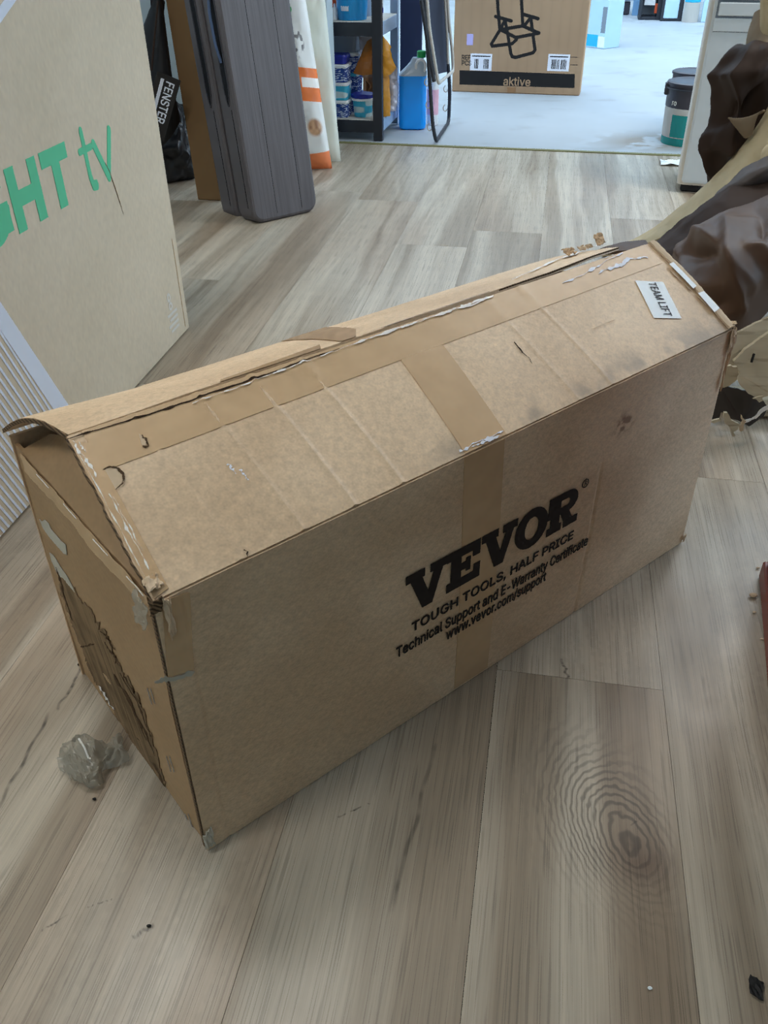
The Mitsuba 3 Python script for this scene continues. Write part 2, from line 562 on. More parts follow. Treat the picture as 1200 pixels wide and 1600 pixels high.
def cream_fn(p, n, uv):
    f = fbm(p.x * 9, p.y * 9, p.z * 60, 3)
    g = smoothstep(0.6, 0.75, fbm(p.x * 14, p.y * 14, p.z * 90, 2))
    return mix(mix(lin(168, 158, 134), lin(190, 180, 158), f), mi.Color3f(*lin(120, 106, 84)), g * 0.5)


mat('cream_card', cream_fn, 0.75, 0.2)
mat('inside_shade', lin(44, 40, 38), 0.3, 0.5)
mat('red_wood', lin(110, 50, 34), 0.4, 0.5)
mat('blue_steel', lin(110, 150, 186), 0.45, 0.5)
mat('pale_blue', lin(176, 206, 226), 0.4, 0.4)
mat('bright_cyan', lin(40, 170, 214), 0.4, 0.4)
mat('black_rubber', lin(20, 20, 20), 0.6, 0.3)
scene['crinkled_film'] = {'type': 'blendbsdf', 'weight': 0.26,
                          'a': {'type': 'thindielectric'},
                          'b': {'type': 'twosided', 'bsdf': {'type': 'principled', 'base_color': {'type': 'rgb', 'value': lin(176, 174, 160)}, 'roughness': 0.2, 'specular': 0.7}}}
scene['lamp_lit'] = {'type': 'twosided', 'bsdf': {'type': 'diffuse', 'reflectance': {'type': 'rgb', 'value': 0.8}}}

# ------------------------------------------------------------------ setting: floors, walls, ceilings
RX0, RX1, RY0 = -1.0, 4.4, -6.4
WH = 2.9


def bpoly(pts):
    return Polygon([B(a, b)[:2] for a, b in pts])


room_poly = bpoly([(RX0, RY0), (RX1, RY0), (RX1, 0), (RX0, 0)])
put('floor', extr(room_poly, 0.05, frame((0, 0, -0.0565), (1, 0, 0), (0, 1, 0), (0, 0, 1))), 'dark_streak',
    'greyish oak laminate floor of the front room', kind='structure')
PW, PLEN = 0.285, 2.05
pid = 0
for row in range(-9, 17):
    a0 = -0.005 + row * PW
    off = {0: 1.077, -1: 1.52, -2: 1.30, -3: 1.90, -4: 2.02, 1: 1.78, 2: 0.20}.get(row, (row * 0.731 + (0.35 if row % 2 else 0)) % PLEN)
    for seg in range(-6, 5):
        b0 = off + seg * PLEN
        g = 0.00035
        q = Polygon([(PQ * a + PD * b)[:2] for a, b in ((a0 + g, b0 + g), (a0 + PW - g, b0 + g), (a0 + PW - g, b0 + PLEN - g), (a0 + g, b0 + PLEN - g))]).intersection(room_poly.buffer(-0.002))
        if q.is_empty or q.area < 1e-4:
            continue
        if max(pt[1] for pt in q.exterior.coords) < -1.2:
            continue
        me = extr(q, 0.006, frame((0, 0, -0.006), (1, 0, 0), (0, 1, 0), (0, 0, 1)))
        uv = np.stack([pid * 10 + 5.0 + 0 * me.vertices[:, 0], me.vertices @ PD], 1)
        k = 'floor__plank' if pid == 0 else f'floor__plank_{pid:03d}'
        scene[k] = mikit.ply(me, 'laminate', uv=uv)
        pid += 1

ware_poly = bpoly([(-4.5, 0.02), (9.0, 0.02), (9.0, 9.2), (-4.5, 9.2)])
put('floor_warehouse', extr(ware_poly, 0.06, frame((0, 0, -0.06), (1, 0, 0), (0, 1, 0), (0, 0, 1))), 'concrete',
    'pale concrete floor of the bright warehouse behind the threshold', kind='structure')
put('trim_1', obox(B(0.0, -0.012, -0.004), BX, BY, UP, RX1, 0.03, 0.010, 0.003), 'threshold_trim', 'olive metal strip on the threshold between laminate and concrete', kind='structure')
W = 0.12


def wall(key, a0, a1, b0, b1, z0, z1, m, label=None):
    put(key, obox(B(a0, b0, z0), BX, BY, UP, a1 - a0, b1 - b0, z1 - z0, 0.003), m, label, kind='structure')


wall('wall_left', RX0 - W, RX0, RY0, 0.0, 0, WH, 'wall_paint', 'blue-grey side wall behind the leaning goods')
JAMB = float((fl(520, 230) - T0) @ BX)
wall('wall_back', RX0, JAMB, -W, 0.0, 0, WH, 'wall_paint', 'blue-grey end wall left of the wide opening')
wall('wall_right', RX1, RX1 + W, RY0, -3.2, 0, WH, 'wall_paint')
wall('wall_front', RX0, RX1, RY0 - W, RY0, 0, WH, 'wall_paint')
wall('ceiling', RX0, RX1, RY0, 0.02, WH, WH + 0.1, 'ceiling_paint')
wall('wall_far', -4.5, 9.0, 9.2, 9.2 + W, 0, 5.0, 'warehouse_paint', 'pale far wall of the warehouse')
wall('wall_warehouse_left', -4.5 - W, -4.5, 0.02, 9.2, 0, 5.0, 'warehouse_paint')
wall('wall_warehouse_right', 9.0, 9.0 + W, 0.02, 9.2, 0, 5.0, 'warehouse_paint')
# unseen warehouse roof: two solid strips, gap between left open for sky light
wall('ceiling_warehouse', -4.5, 9.0, 0.02, 1.0, 5.0, 5.1, 'ceiling_paint')
wall('ceiling_warehouse_far', -4.5, 9.0, 7.4, 9.2, 5.0, 5.1, 'ceiling_paint')

# unseen ceiling panel lamps, added to light the front room
for i, (a, b) in enumerate(((0.3, -3.5), (0.0, -5.2), (2.6, -1.2), (3.7, -1.2))):
    t = thing('added_panel_lamp', ('added unseen ceiling panel lamp above the long brown carton', 'added unseen ceiling panel lamp behind the camera, over the near left floor', 'added unseen ceiling panel lamp above the white appliance', 'added unseen ceiling panel lamp at the right end, beyond the white appliance')[i], 'lamp', 'added panel lamps on the front room ceiling')
    put(t + '__frame', obox(B(a - 0.32, b - 0.32, WH - 0.03), BX, BY, UP, 0.64, 0.64, 0.03, 0.003), 'white_plastic')
    q = mv(trimesh.creation.box((0.56, 0.56, 0.004)), frame(B(a, b, WH - 0.034), BX, BY, UP))
    put(t + '__diffuser', q, 'lamp_lit', emitter={'type': 'area', 'radiance': {'type': 'rgb', 'value': [LAMP * 1.0, LAMP * 0.97, LAMP * 0.92]}})

# ================================================================== the big carton
CW, TH = 0.45, 0.006
def ztop(u):
    return 0.474 + 0.010 * u / CL


def grid(fn, us, vs):
    return np.array([[fn(u, v) for v in vs] for u in us])


def nz(u, v, s=0, f=6.0):
    return float(meshkit.fbm(np.array([u * f + s * 3.1, v * f, s * 1.7]), 3, 5) - 0.5)


carton = thing('shipping_carton', 'long battered brown cardboard carton in the middle of the floor, sealed with tape', 'carton')


def gauss(x, m, s):
    return math.exp(-((x - m) / s) ** 2)


def front_bulge(u, z):
    e = math.sin(math.pi * min(max(u / CL, 0), 1)) * math.sin(math.pi * min(max(z / 0.48, 0), 1))
    d = -0.004 * e + 0.003 * nz(u, z, 1) * e
    d += 0.0022 * gauss(u, 0.797 + 0.02 * (z - 0.2), 0.004) * (z < 0.33) + 0.0016 * gauss(u, 0.036, 0.004)
    d += 0.0012 * gauss(u, 0.43, 0.003)
    return d


us = np.unique(np.concatenate([np.linspace(0, CL, 90), 0.797 + np.linspace(-0.01, 0.01, 11), 0.036 + np.linspace(-0.01, 0.01, 11)]))
zs = np.linspace(0.0, 1.0, 36)
FG = grid(lambda u, t: C(u, front_bulge(u, t * ztop(u)), max(0.0015, t * (ztop(u) - 0.003 + 0.003 * nz(u, 0.3, 8, 14)))), us, zs)
front = sheet(FG, TH)
put(carton + '__front_panel', front, 'kraft', smooth=30)
# bottom, back and right panels
put(carton + '__bottom_panel', obox(C(0.004, 0.008, 0.0), CUx, CV, UP, CL - 0.01, CW - 0.02, 0.006, 0.002), 'kraft_plain')
BG = grid(lambda u, t: C(u, CW, 0.001 + t * 0.486), np.linspace(0, CL, 30), np.linspace(0, 1, 12))
put(carton + '__back_panel', sheet(BG, -TH), 'kraft_plain', smooth=30)
RG = grid(lambda v, t: C(CL + 0.003 * math.sin(t * 3.1), v, 0.002 + t * 0.478), np.linspace(0.004, CW - 0.008, 16), np.linspace(0, 1, 12))
put(carton + '__end_panel', sheet(RG, TH), 'kraft_plain', smooth=30)
# near end: outer panel and the end flap that tilts in under the lid
def end_u(v, z):
    return 0.004 + 0.004 * nz(v, z, 3, 9) - 0.003 * math.sin(math.pi * z / 0.47)


vs = np.linspace(0.021, CW - 0.006, 40)
def crease_z(v):
    return 0.470 + 0.008 * v + 0.006 * nz(v, 0.5, 4, 12)


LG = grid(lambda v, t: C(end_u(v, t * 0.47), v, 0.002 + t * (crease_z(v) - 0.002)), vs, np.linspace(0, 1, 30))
put(carton + '__end_panel', sheet(LG, -TH), 'kraft_taped_shaded', smooth=30)


def roof(v):
    return 0.474 + (0.588 - 0.474) * v / 0.21 if v < 0.21 else 0.588 - (0.588 - 0.497) * (v - 0.21) / (CW - 0.21)


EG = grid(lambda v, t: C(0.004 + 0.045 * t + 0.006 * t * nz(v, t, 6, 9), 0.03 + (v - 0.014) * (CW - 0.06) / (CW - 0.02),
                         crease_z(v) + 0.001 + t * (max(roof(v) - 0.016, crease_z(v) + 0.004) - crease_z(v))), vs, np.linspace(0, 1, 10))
put(carton + '__end_flap', sheet(EG, -0.005), 'kraft_taped_shaded', smooth=30)

# lid: near flap rises to the ridge, far flap falls to the back edge
def near_uv(u, t):
    """t = 0 on the front edge, 1 at the ridge"""
    v = 0.002 + 0.205 * t - 0.012 * t * (u / CL)
    z = ztop(u) + (0.590 - ztop(u)) * t
    bow = 0.006 * math.sin(math.pi * t)
    r = 0.0
    for m, a in ((0.115, 0.8), (0.205, 1.2), (0.285, 1.7), (0.365, 1.4), (0.72, 0.5), (0.80, 0.7)):
        r += 0.0017 * a * gauss(u + 0.02 * t, m, 0.0035)
    z += bow * 0.6 + r + 0.004 * nz(u, v, 2, 7) * math.sin(math.pi * min(1, t * 1.1))
    return v, z


def jag(t, s):
    return 0.004 * nz(t * 3, s, 9, 9) + 0.0025 * nz(t * 9, s, 10, 9)


nu, nt = 440, 24
NG = []
for i in range(nu):
    row = []
    for j in range(nt):
        t = j / (nt - 1)
        u0, u1 = 0.002 + 0.010 * t + jag(t, 1.0), CL + 0.001 + jag(t, 4.0) * 0.6
        u = u0 + (u1 - u0) * i / (nu - 1)
        v, z = near_uv(u, t)
        row.append(C(u, v, z))
    NG.append(row)
NG = np.array(NG)
nflap = sheet(NG, TH)
put(carton + '__near_lid_flap', nflap, 'kraft', smooth=30)


def seam_v(u):
    s = smooth01((u - 0.72) / 0.42)
    return 0.214 + 0.056 * s


def smooth01(x):
    x = min(max(x, 0), 1)
    return x * x * (3 - 2 * x)


def far_z(u, t):
    s = smooth01((u - 0.72) / 0.42)
    z0 = 0.588 - 0.026 * s
    z1 = 0.497 - 0.008 * u / CL
    return z0 + (z1 - z0) * t + 0.020 * math.sin(math.pi * t) * (gauss(u, 0.0, 0.16) * 0.9 + 0.15) + 0.003 * nz(u, t, 7, 7)


FGf = []
for i in range(120):
    row = []
    for j in range(18):
        t = j / 17
        u0, u1 = 0.020 * (1 - t) - 0.004 + jag(t, 7.0) * 0.5, CL - 0.002
        u = u0 + (u1 - u0) * i / 119
        row.append(C(u, seam_v(u) + (CW + 0.004 - seam_v(u)) * t, far_z(u, t)))
    FGf.append(row)
FGf = np.array(FGf)
put(carton + '__far_lid_flap', sheet(FGf, TH), 'kraft', smooth=30)

# corrugated edges that show
def strip_on(Pts, w_dir, w, n_dir, off, th=0.0012):
    P = np.array(Pts)
    G = np.stack([P + n_dir * off, P + n_dir * off + w_dir * w], 1)
    s = sheet(G, th)
    c = s.triangles_center.mean(0)
    return s


# gap and corrugated edge up the near corner
edge = np.array([C(-0.0012 + 0.0018 * nz(t, 2.0, 12, 12), 0.0, 0.01 + 0.455 * t) for t in np.linspace(0, 1, 40)])
put(carton + '__corrugated_edge', sheet(np.stack([edge + CV * 0.0005, edge + CV * (0.0065)], 1), -0.0015), 'corrugation', 'dark torn corrugated edge up the near corner')
lip = np.array([NG[0, j] for j in range(nt)])
nrm = unit(np.cross(CUx, NG[5, -1] - NG[5, 0]))
if nrm[2] < 0:
    nrm = -nrm
put(carton + '__corrugated_edge', sheet(np.stack([lip - CUx * 0.0016 - nrm * 0.0008, lip - CUx * 0.0016 - nrm * 0.0062], 1), 0.0015), 'corrugation')
lip2 = np.array([FGf[0, j] for j in range(18)])
put(carton + '__corrugated_edge', sheet(np.stack([lip2 - CUx * 0.0016 - UP * 0.0008, lip2 - CUx * 0.0016 - UP * 0.0070], 1), 0.0015), 'corrugation')
# the open seam at the far right: edge of the far flap and of the near flap
seamF = np.array([FGf[i, 0] for i in range(78, 120)])
put(carton + '__corrugated_edge', sheet(np.stack([seamF - CV * 0.0012 - UP * 0.0004, seamF - CV * 0.0012 - UP * 0.0064], 1), -0.0012), 'corrugation')

# flat things laid on the lid and on the front
NGs = NG


def on_near(px, py, lift=0.0012):
    """point of the near flap seen at this pixel (plane of the flap, then lifted onto its surface)"""
    P0, n0 = C(0.5, 0.002, ztop(0.5)), nrm
    P = pl(px, py, P0, n0)
    return surf_near(P, lift)


def surf_near(P, lift=0.0012):
    d = P - CA
    u, v = float(d @ CUx), float(d @ CV)
    t = min(max((v - 0.002) / (0.205 - 0.012 * u / CL), 0), 1)
    vv, z = near_uv(u, t)
    return C(u, vv, z) + nrm * lift


def patch4(pts, fn, lift, n=10, m=10, th=0.0006):
    """quad given by four pixels, draped"""
    a, b, c, d = [np.array(q, float) for q in pts]
    G = []
    for i in range(n):
        s = i / (n - 1)
        row = []
        for j in range(m):
            t = j / (m - 1)
            q = (1 - s) * ((1 - t) * a + t * d) + s * ((1 - t) * b + t * c)
            row.append(fn(q[0], q[1], lift))
        G.append(row)
    G = np.array(G)
    N = np.cross(G[-1, 0] - G[0, 0], G[0, -1] - G[0, 0])
    s = sheet(G, th if np.dot(N, EYE - G[0, 0]) > 0 else -th)
    return s


def on_front(px, py, lift=0.0012):
    P = pl(px, py, CA, CV)
    d = P - CA
    u, z = float(d @ CUx), float(d[2])
    return C(u, front_bulge(u, z) - lift, z)


def on_end(px, py, lift=0.0012):
    P = pl(px, py, C(0.003, 0, 0), CUx)
    d = P - CA
    v, z = float(d @ CV), float(d[2])
    return C(end_u(v, z) - lift, v, z)


def on_far(px, py, lift=0.0012):
    P0 = C(0.5, 0.214, 0.588)
    n0 = unit(np.cross(CUx, C(0.5, CW, 0.493) - P0))
    n0 = n0 if n0[2] > 0 else -n0
    P = pl(px, py, P0, n0)
    d = P - CA
    u, v = float(d @ CUx), float(d @ CV)
    t = min(max((v - seam_v(u)) / (CW + 0.004 - seam_v(u)), 0), 1)
    return C(u, seam_v(u) + (CW + 0.004 - seam_v(u)) * t, far_z(u, t)) + n0 * lift


# tape along the ridge, near side
TG = []
for i in range(120):
    row = []
    for j in range(6):
        u = 0.03 + (CL - 0.06) * i / 119
        w = 0.27 - 0.04 * (u / CL) + 0.004 * nz(u, 0, 15, 20)
        t = 1 - w * j / 5
        v, z = near_uv(u, t)
        row.append(C(u, v, z) + nrm * 0.0009)
    TG.append(row)
s = sheet(np.array(TG), -0.0006)
put(carton + '__tape_strip', s, 'packing_tape', 'long strip of packing tape under the ridge', smooth=30)
# cross band of tape over the lid, the edge and the front
TG = []
for i in range(24):
    row = []
    for j in range(6):
        t = 0.75 - 0.76 * i / 23
        u = 0.478 + 0.082 * j / 5 + 0.01 * t
        v, z = near_uv(u, max(t, 0))
        row.append(C(u, v, z) + nrm * 0.0010)
    TG.append(row)
put(carton + '__tape_strip', sheet(np.array(TG), 0.0006), 'packing_tape', 'band of packing tape across the lid', smooth=30)
TG = []
for i in range(30):
    row = []
    for j in range(6):
        z = 0.476 - 0.47 * i / 29
        u = 0.474 + 0.080 * j / 5 + 0.012 * (0.47 - z)
        row.append(C(u, front_bulge(u, z) - 0.0010, z))
    TG.append(row)
FT = np.array(TG)
put(carton + '__tape_strip', sheet(FT, 0.0006), 'packing_tape', 'band of packing tape down the front', smooth=30)
# tape at the near corner of the front
put(carton + '__tape_strip', patch4([(252, 938), (296, 925), (303, 1045), (262, 1058)], on_front, 0.0012), 'packing_tape')
# tape on the near lid edge: clear, shiny
put(carton + '__clear_tape', patch4([(106, 684), (140, 690), (262, 915), (240, 932)], on_near, 0.0016, 24, 6), 'packing_tape', smooth=30)
def ribbon(pts, wpx, fn, lift, seed, n=44, th=0.0005, lo=0.12):
    """irregular thin streak along a pixel polyline, laid on a surface"""
    L = LineString(pts)
    pp = np.array([L.interpolate(k / (n - 1), normalized=True).coords[0] for k in range(n)])
    t = np.gradient(pp, axis=0)
    t /= np.linalg.norm(t, axis=1, keepdims=True)
    nn = np.stack([-t[:, 1], t[:, 0]], 1)
    k = np.arange(n) * 0.30
    wv = meshkit.fbm(np.stack([k, k * 0 + seed, k * 0], 1), 3, seed)
    cv = meshkit.fbm(np.stack([k * 0.5, k * 0 + seed + 9, k * 0], 1), 2, seed + 3) - 0.5
    env = np.sin(np.pi * np.linspace(0.04, 0.96, n)) ** 0.5
    h = wpx * 0.36 * np.clip((wv - 0.38) * 3.6, lo, 1.2) * env
    pp = pp + nn * (cv * wpx * 0.8)[:, None]
    G = np.array([[fn(*(pp[i] + nn[i] * h[i]), lift), fn(*(pp[i] - nn[i] * h[i]), lift)] for i in range(n)])
    N = np.cross(G[-1, 0] - G[0, 0], G[0, -1] - G[0, 0])
    m = sheet(G, th if np.dot(N, EYE - G[0, 0]) > 0 else -th)
    return m


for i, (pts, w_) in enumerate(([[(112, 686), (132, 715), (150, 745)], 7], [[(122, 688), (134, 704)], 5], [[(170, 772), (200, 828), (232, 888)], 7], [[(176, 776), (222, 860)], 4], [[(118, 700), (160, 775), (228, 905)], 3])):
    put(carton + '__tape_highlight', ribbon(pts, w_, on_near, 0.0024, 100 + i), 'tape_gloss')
# brown tape on the far flap
put(carton + '__brown_tape', patch4([(345, 603), (345, 596), (500, 541), (505, 553)], on_far, 0.0012, 24, 4), 'brown_tape', smooth=30)
put(carton + '__brown_tape', patch4([(440, 536), (505, 514), (556, 518), (556, 534)], on_far, 0.0014, 10, 8), 'brown_tape', smooth=30)
put(carton + '__brown_tape', patch4([(590, 522), (600, 512), (765, 457), (760, 466)], on_far, 0.0014, 24, 4), 'brown_tape', smooth=30)
# pale slivers painted as highlights where the tape bridges the seam
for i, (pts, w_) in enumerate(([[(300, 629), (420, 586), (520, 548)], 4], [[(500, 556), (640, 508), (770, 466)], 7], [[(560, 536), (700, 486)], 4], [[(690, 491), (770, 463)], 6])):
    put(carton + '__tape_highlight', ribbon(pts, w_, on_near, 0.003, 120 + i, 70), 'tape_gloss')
for i, (pts, w_) in enumerate(([[(878, 446), (912, 430), (940, 414), (972, 399)], 7], [[(934, 431), (950, 422), (984, 410), (1010, 405)], 9], [[(920, 412), (944, 402), (966, 396)], 6], [[(716, 704), (750, 690), (786, 676)], 12], [[(735, 700), (782, 682)], 6],
                               [[(355, 726), (368, 742)], 7], [[(374, 735), (389, 751)], 7], [[(925, 520), (960, 505)], 2], [[(1040, 425), (1110, 492)], 5])):
    put(carton + '__white_scuff', ribbon(pts, w_, on_near, 0.0024, 140 + i), 'white_ink' if i not in (7, 8) else 'torn_paper')
for q in ([(1042, 421), (1048, 418), (1084, 457), (1079, 461)], [(1086, 468), (1095, 465), (1120, 491), (1112, 497)]):
    put(carton + '__label_strip', patch4(q, on_near, 0.0062, 10, 3), 'white_paper', 'white paper strip along the right edge of the lid')
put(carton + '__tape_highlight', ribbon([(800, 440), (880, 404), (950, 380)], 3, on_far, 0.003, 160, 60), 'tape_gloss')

put(carton + '__seam_shade', ribbon([(104, 683), (200, 655), (330, 612), (430, 578), (530, 544)], 4.5, on_near, 0.0022, 210, 90, lo=0.45), 'dark_streak', 'dark strip painted for the shade in the seam between the lid flaps')  # dark ribbon laid on for the shade in the open slit
# punctures and tears in the lid
def blob(pts, fn, lift):
    c = np.mean(pts, 0)
    P = [fn(x, y, lift) for x, y in pts]
    cc = fn(c[0], c[1], lift)
    v = np.array(P + [cc] + [q - nrm * 0.0006 for q in P])
    n = len(P)
    f = [[i, (i + 1) % n, n] for i in range(n)] + [[i, i + n + 1, (i + 1) % n] for i in range(n)] + [[(i + 1) % n, i + n + 1, (i + 1) % n + n + 1] for i in range(n)]
    m = trimesh.Trimesh(v, f, process=False)
    return m


tear = put(carton + '__torn_spot', blob([(156, 733), (170, 729), (184, 731), (193, 740), (190, 754), (180, 764), (168, 765), (160, 752)], on_near, 0.0013), 'torn_paper', 'half-moon tear in the lid')
put(carton + '__torn_spot__rim', ribbon([(160, 732), (172, 729), (184, 731), (193, 741), (191, 754), (184, 763)], 5, on_near, 0.0022, 201, lo=0.25), 'brown_streak')
put(carton + '__torn_spot', blob([(216, 676), (222, 680), (229, 690), (227, 697), (221, 694)], on_near, 0.0018), 'torn_paper')
put(carton + '__torn_spot_001__rim', ribbon([(221, 679), (229, 688), (230, 695), (222, 697)], 6, on_near, 0.0024, 202, lo=0.4), 'brown_streak')
put(carton + '__small_cut', ribbon([(802, 538), (815, 554), (826, 564), (831, 572)], 2.2, on_near, 0.0016, 203, lo=0.25), 'dark_streak')
put(carton + '__small_cut', ribbon([(380, 857), (386, 860), (386, 868)], 3, on_near, 0.0016, 204), 'dark_streak')

# TEAM LIFT sticker
lp = [np.array(q, float) for q in ((991, 444), (1034, 447), (1063, 504), (1020, 503))]
put(carton + '__sticker', patch4(lp, on_near, 0.0018), 'white_paper', 'white paper sticker lettered TEAM LIFT')
# text runs from the ridge side down towards the front edge
a, b, c, d = [on_near(*q, 0.0030) for q in lp]
tx, ty = unit((d - a) + (c - b)), unit((b - a) + (c - d))
txt = meshkit.text_mesh('TEAM LIFT', 0.017, 0.0004)
wd = txt.bounds[1][0] - txt.bounds[0][0]
run = 0.5 * (np.linalg.norm(d - a) + np.linalg.norm(c - b))
txt.apply_scale([run * 0.90 / wd, 1, 1])
put(carton + '__sticker__lettering', mv(txt, frame(a + (d - a) * 0.04 + (b - a) * 0.62 - nrm * 0.0006, tx, -np.cross(tx, nrm), nrm)) if False else
    mv(txt, frame(a + (d - a) * 0.04 + (b - a) * 0.40, tx, np.cross(nrm, tx), nrm)), 'black_ink')

# crumpled lip on the right edge of the lid
LGp = []
for j in range(40):
    t = j / 39
    v, z = near_uv(CL, t)
    row = []
    for k in range(8):
        s = k / 7
        wob = 0.010 * nz(t * 3, s, 21, 9) + 0.006 * nz(t * 9, s, 22, 9)
        row.append(C(CL - 0.016 + 0.036 * s + wob * 0.5 * s, v, z + 0.002 * math.sin(s * 3.1) - 0.040 * s * s * s + 0.001 + wob * 0.3))
    LGp.append(row)
put(carton + '__crumpled_edge', sheet(np.array(LGp), 0.004), 'torn_paper', 'crumpled right edge of the lid', smooth=40)
# bent shreds at the two upper front corners
def shred(P, d1, d2, n=11, s=0, th=0.0016):
    """ragged scrap: a grid whose rim wanders, buckled out of plane"""
    up_ = unit(np.cross(d1, d2))
    G = []
    for i in range(n):
        row = []
        for j in range(n):
            x, y = i / (n - 1), j / (n - 1)
            ex = 0.25 * nz(y * 2, s * 1.3, 30 + s, 4) * (2 * x - 1) * 2
            ey = 0.30 * nz(x * 2, s * 1.7, 50 + s, 4) * (2 * y - 1) * 2
            x2, y2 = x + ex * abs(2 * x - 1), y + ey * abs(2 * y - 1)
            row.append(P + d1 * x2 + d2 * y2 + up_ * nz(x * 1.5, y * 1.5, 70 + s, 3) * 0.012)
        G.append(row)
    return sheet(np.array(G), th)


scraps = ((C(-0.005, -0.003, 0.480), CUx * 0.017, -UP * 0.022 + CV * 0.004, 'corrugation', 1), (C(0.010, -0.004, 0.474), CUx * 0.008, -UP * 0.055, 'torn_paper', 2),
          (C(0.000, 0.004, 0.486), CUx * 0.020 + CV * 0.006, CV * 0.020 + UP * 0.004, 'torn_paper', 3), (C(CL - 0.014, -0.004, 0.490), CUx * 0.022 + CV * 0.008, UP * 0.004 + CV * 0.022, 'torn_paper', 4),
          (C(CL - 0.012, -0.005, 0.482), CUx * 0.013, -UP * 0.040, 'torn_paper', 5), (C(CL - 0.007, -0.004, 0.470), CUx * 0.006, -UP * 0.10, 'kraft_plain', 6), (C(CL - 0.003, -0.002, 0.482), CUx * 0.006 + CV * 0.01, -UP * 0.030, 'dark_streak', 12),
          (C(-0.003, -0.003, 0.050), CUx * 0.014, -UP * 0.040, 'grubby_paper', 7), (C(CL - 0.006, -0.003, 0.022), CUx * 0.010, -UP * 0.014, 'torn_paper', 8))
for P_, d1, d2, m_, sd in scraps:
    put(carton + '__torn_corner', shred(P_, d1, d2, s=sd), m_, smooth=40)

# near end: torn label, ripped liner, dark streaks, staples, wrinkled tape
def endblob(pts, lift, mname, key):
    P2 = np.array([on_end(x, y, lift) for x, y in pts])
    yz = np.stack([(P2 - CA) @ CV, P2[:, 2]], 1)
    pg = Polygon(yz).buffer(0)
    pg = max(getattr(pg, 'geoms', [pg]), key=lambda q: q.area)
    me = trimesh.creation.extrude_polygon(pg, 0.0006, engine='earcut')
    w = np.array([C(end_u(a, b) - lift + c, a, b) for a, b, c in me.vertices])
    return put(carton + '__' + key, trimesh.Trimesh(w, me.faces, process=False), mname)


k = endblob([(64, 810), (68, 814), (72, 811), (78, 817), (82, 826), (92, 838), (98, 845), (104, 850), (107, 866), (102, 864), (97, 858), (90, 850), (80, 838), (70, 824)], 0.0014, 'grubby_paper', 'label_remnant')
tag(k, 'torn white label remnant')
k = endblob([(80, 862), (86, 866), (92, 875), (97, 884), (108, 900), (116, 915), (121, 926), (118, 928), (110, 918), (102, 908), (92, 893), (84, 876)], 0.0014, 'grubby_paper', 'label_remnant')
tag(k, 'torn white label remnant')
base = np.array([(94, 900), (106, 906), (118, 920), (140, 950), (160, 978), (172, 1000), (182, 1030), (205, 1068), (222, 1100), (238, 1150), (250, 1195), (257, 1226), (246, 1214), (232, 1196), (205, 1156), (180, 1112), (165, 1088), (146, 1058), (130, 1010), (116, 975), (102, 930)], float)
co = np.array(Polygon(base).buffer(1.0).exterior.segmentize(5.0).coords)[:-1]
co += np.random.default_rng(12).normal(0, 1.5, co.shape) + np.random.default_rng(13).normal(0, 1.0, co.shape) * [0.5, 2.0]
k = endblob([tuple(q) for q in co], 0.0014, 'ripped_liner', 'ripped_patch')
tag(k, 'long dark ripped patch where a label was torn off')
for i, (pts, w_) in enumerate(([[(160, 984), (184, 1014)], 4], [[(166, 1002), (190, 1038)], 4], [[(190, 1050), (214, 1090), (238, 1150)], 4], [[(180, 1052), (206, 1094), (232, 1156)], 5], [[(128, 1010), (150, 1004)], 4], [[(236, 1180), (258, 1226)], 5],
                               [[(200, 1090), (226, 1134), (244, 1180)], 4], [[(92, 885), (104, 925), (116, 968)], 4], [[(196, 1052), (222, 1100)], 3], [[(215, 1150), (244, 1200)], 3])):
    put(carton + '__dark_streak', ribbon(pts, w_, on_end, 0.0022, 180 + i), 'brown_streak')
for x, y in ((236, 1086), (265, 1192), (293, 1283)):
    st = put(carton + '__staple', cat([tube([on_end(x + dx, y - 12, 0.0018), on_end(x + dx + 7, y + 12, 0.0018)], 0.0008, 6) for dx in (-2, 3)]), 'steel')
TGp = []
for i in range(50):
    v = 0.02 + (CW - 0.05) * i / 49
    row = []
    for j in range(7):
        s = j / 6
        z = crease_z(v) - 0.012 + 0.03 * s - 0.020
        row.append(C(end_u(v, z) - 0.0015 - 0.004 * abs(nz(v * 4, s, 50, 9)) * 2, v, z))
    TGp.append(row)
put(carton + '__wrinkled_tape', sheet(np.array(TGp), -0.0006), 'packing_tape', 'wrinkled tape along the top of the near end', smooth=30)
for i in range(4):
    v = 0.05 + 0.095 * i
    pts = [C(end_u(v + dv, crease_z(v)) - 0.0035, v + dv, crease_z(v) - 0.006 + 0.006 * nz(v + dv, 1.0, 60, 40)) for dv in np.linspace(-0.022, 0.022, 9)]
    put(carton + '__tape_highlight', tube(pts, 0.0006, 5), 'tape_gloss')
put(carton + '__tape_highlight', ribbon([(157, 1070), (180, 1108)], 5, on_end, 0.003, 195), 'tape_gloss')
put(carton + '__torn_tape', shred(C(-0.003, 0.012, 0.462), CV * 0.034, -UP * 0.036 - CUx * 0.008, s=9, th=0.0005), 'crinkled_film', smooth=25)
put(carton + '__torn_tape', ribbon([(240, 1062), (270, 1058), (302, 1046)], 16, on_front, 0.0018, 170, 30, lo=0.5), 'grubby_paper')

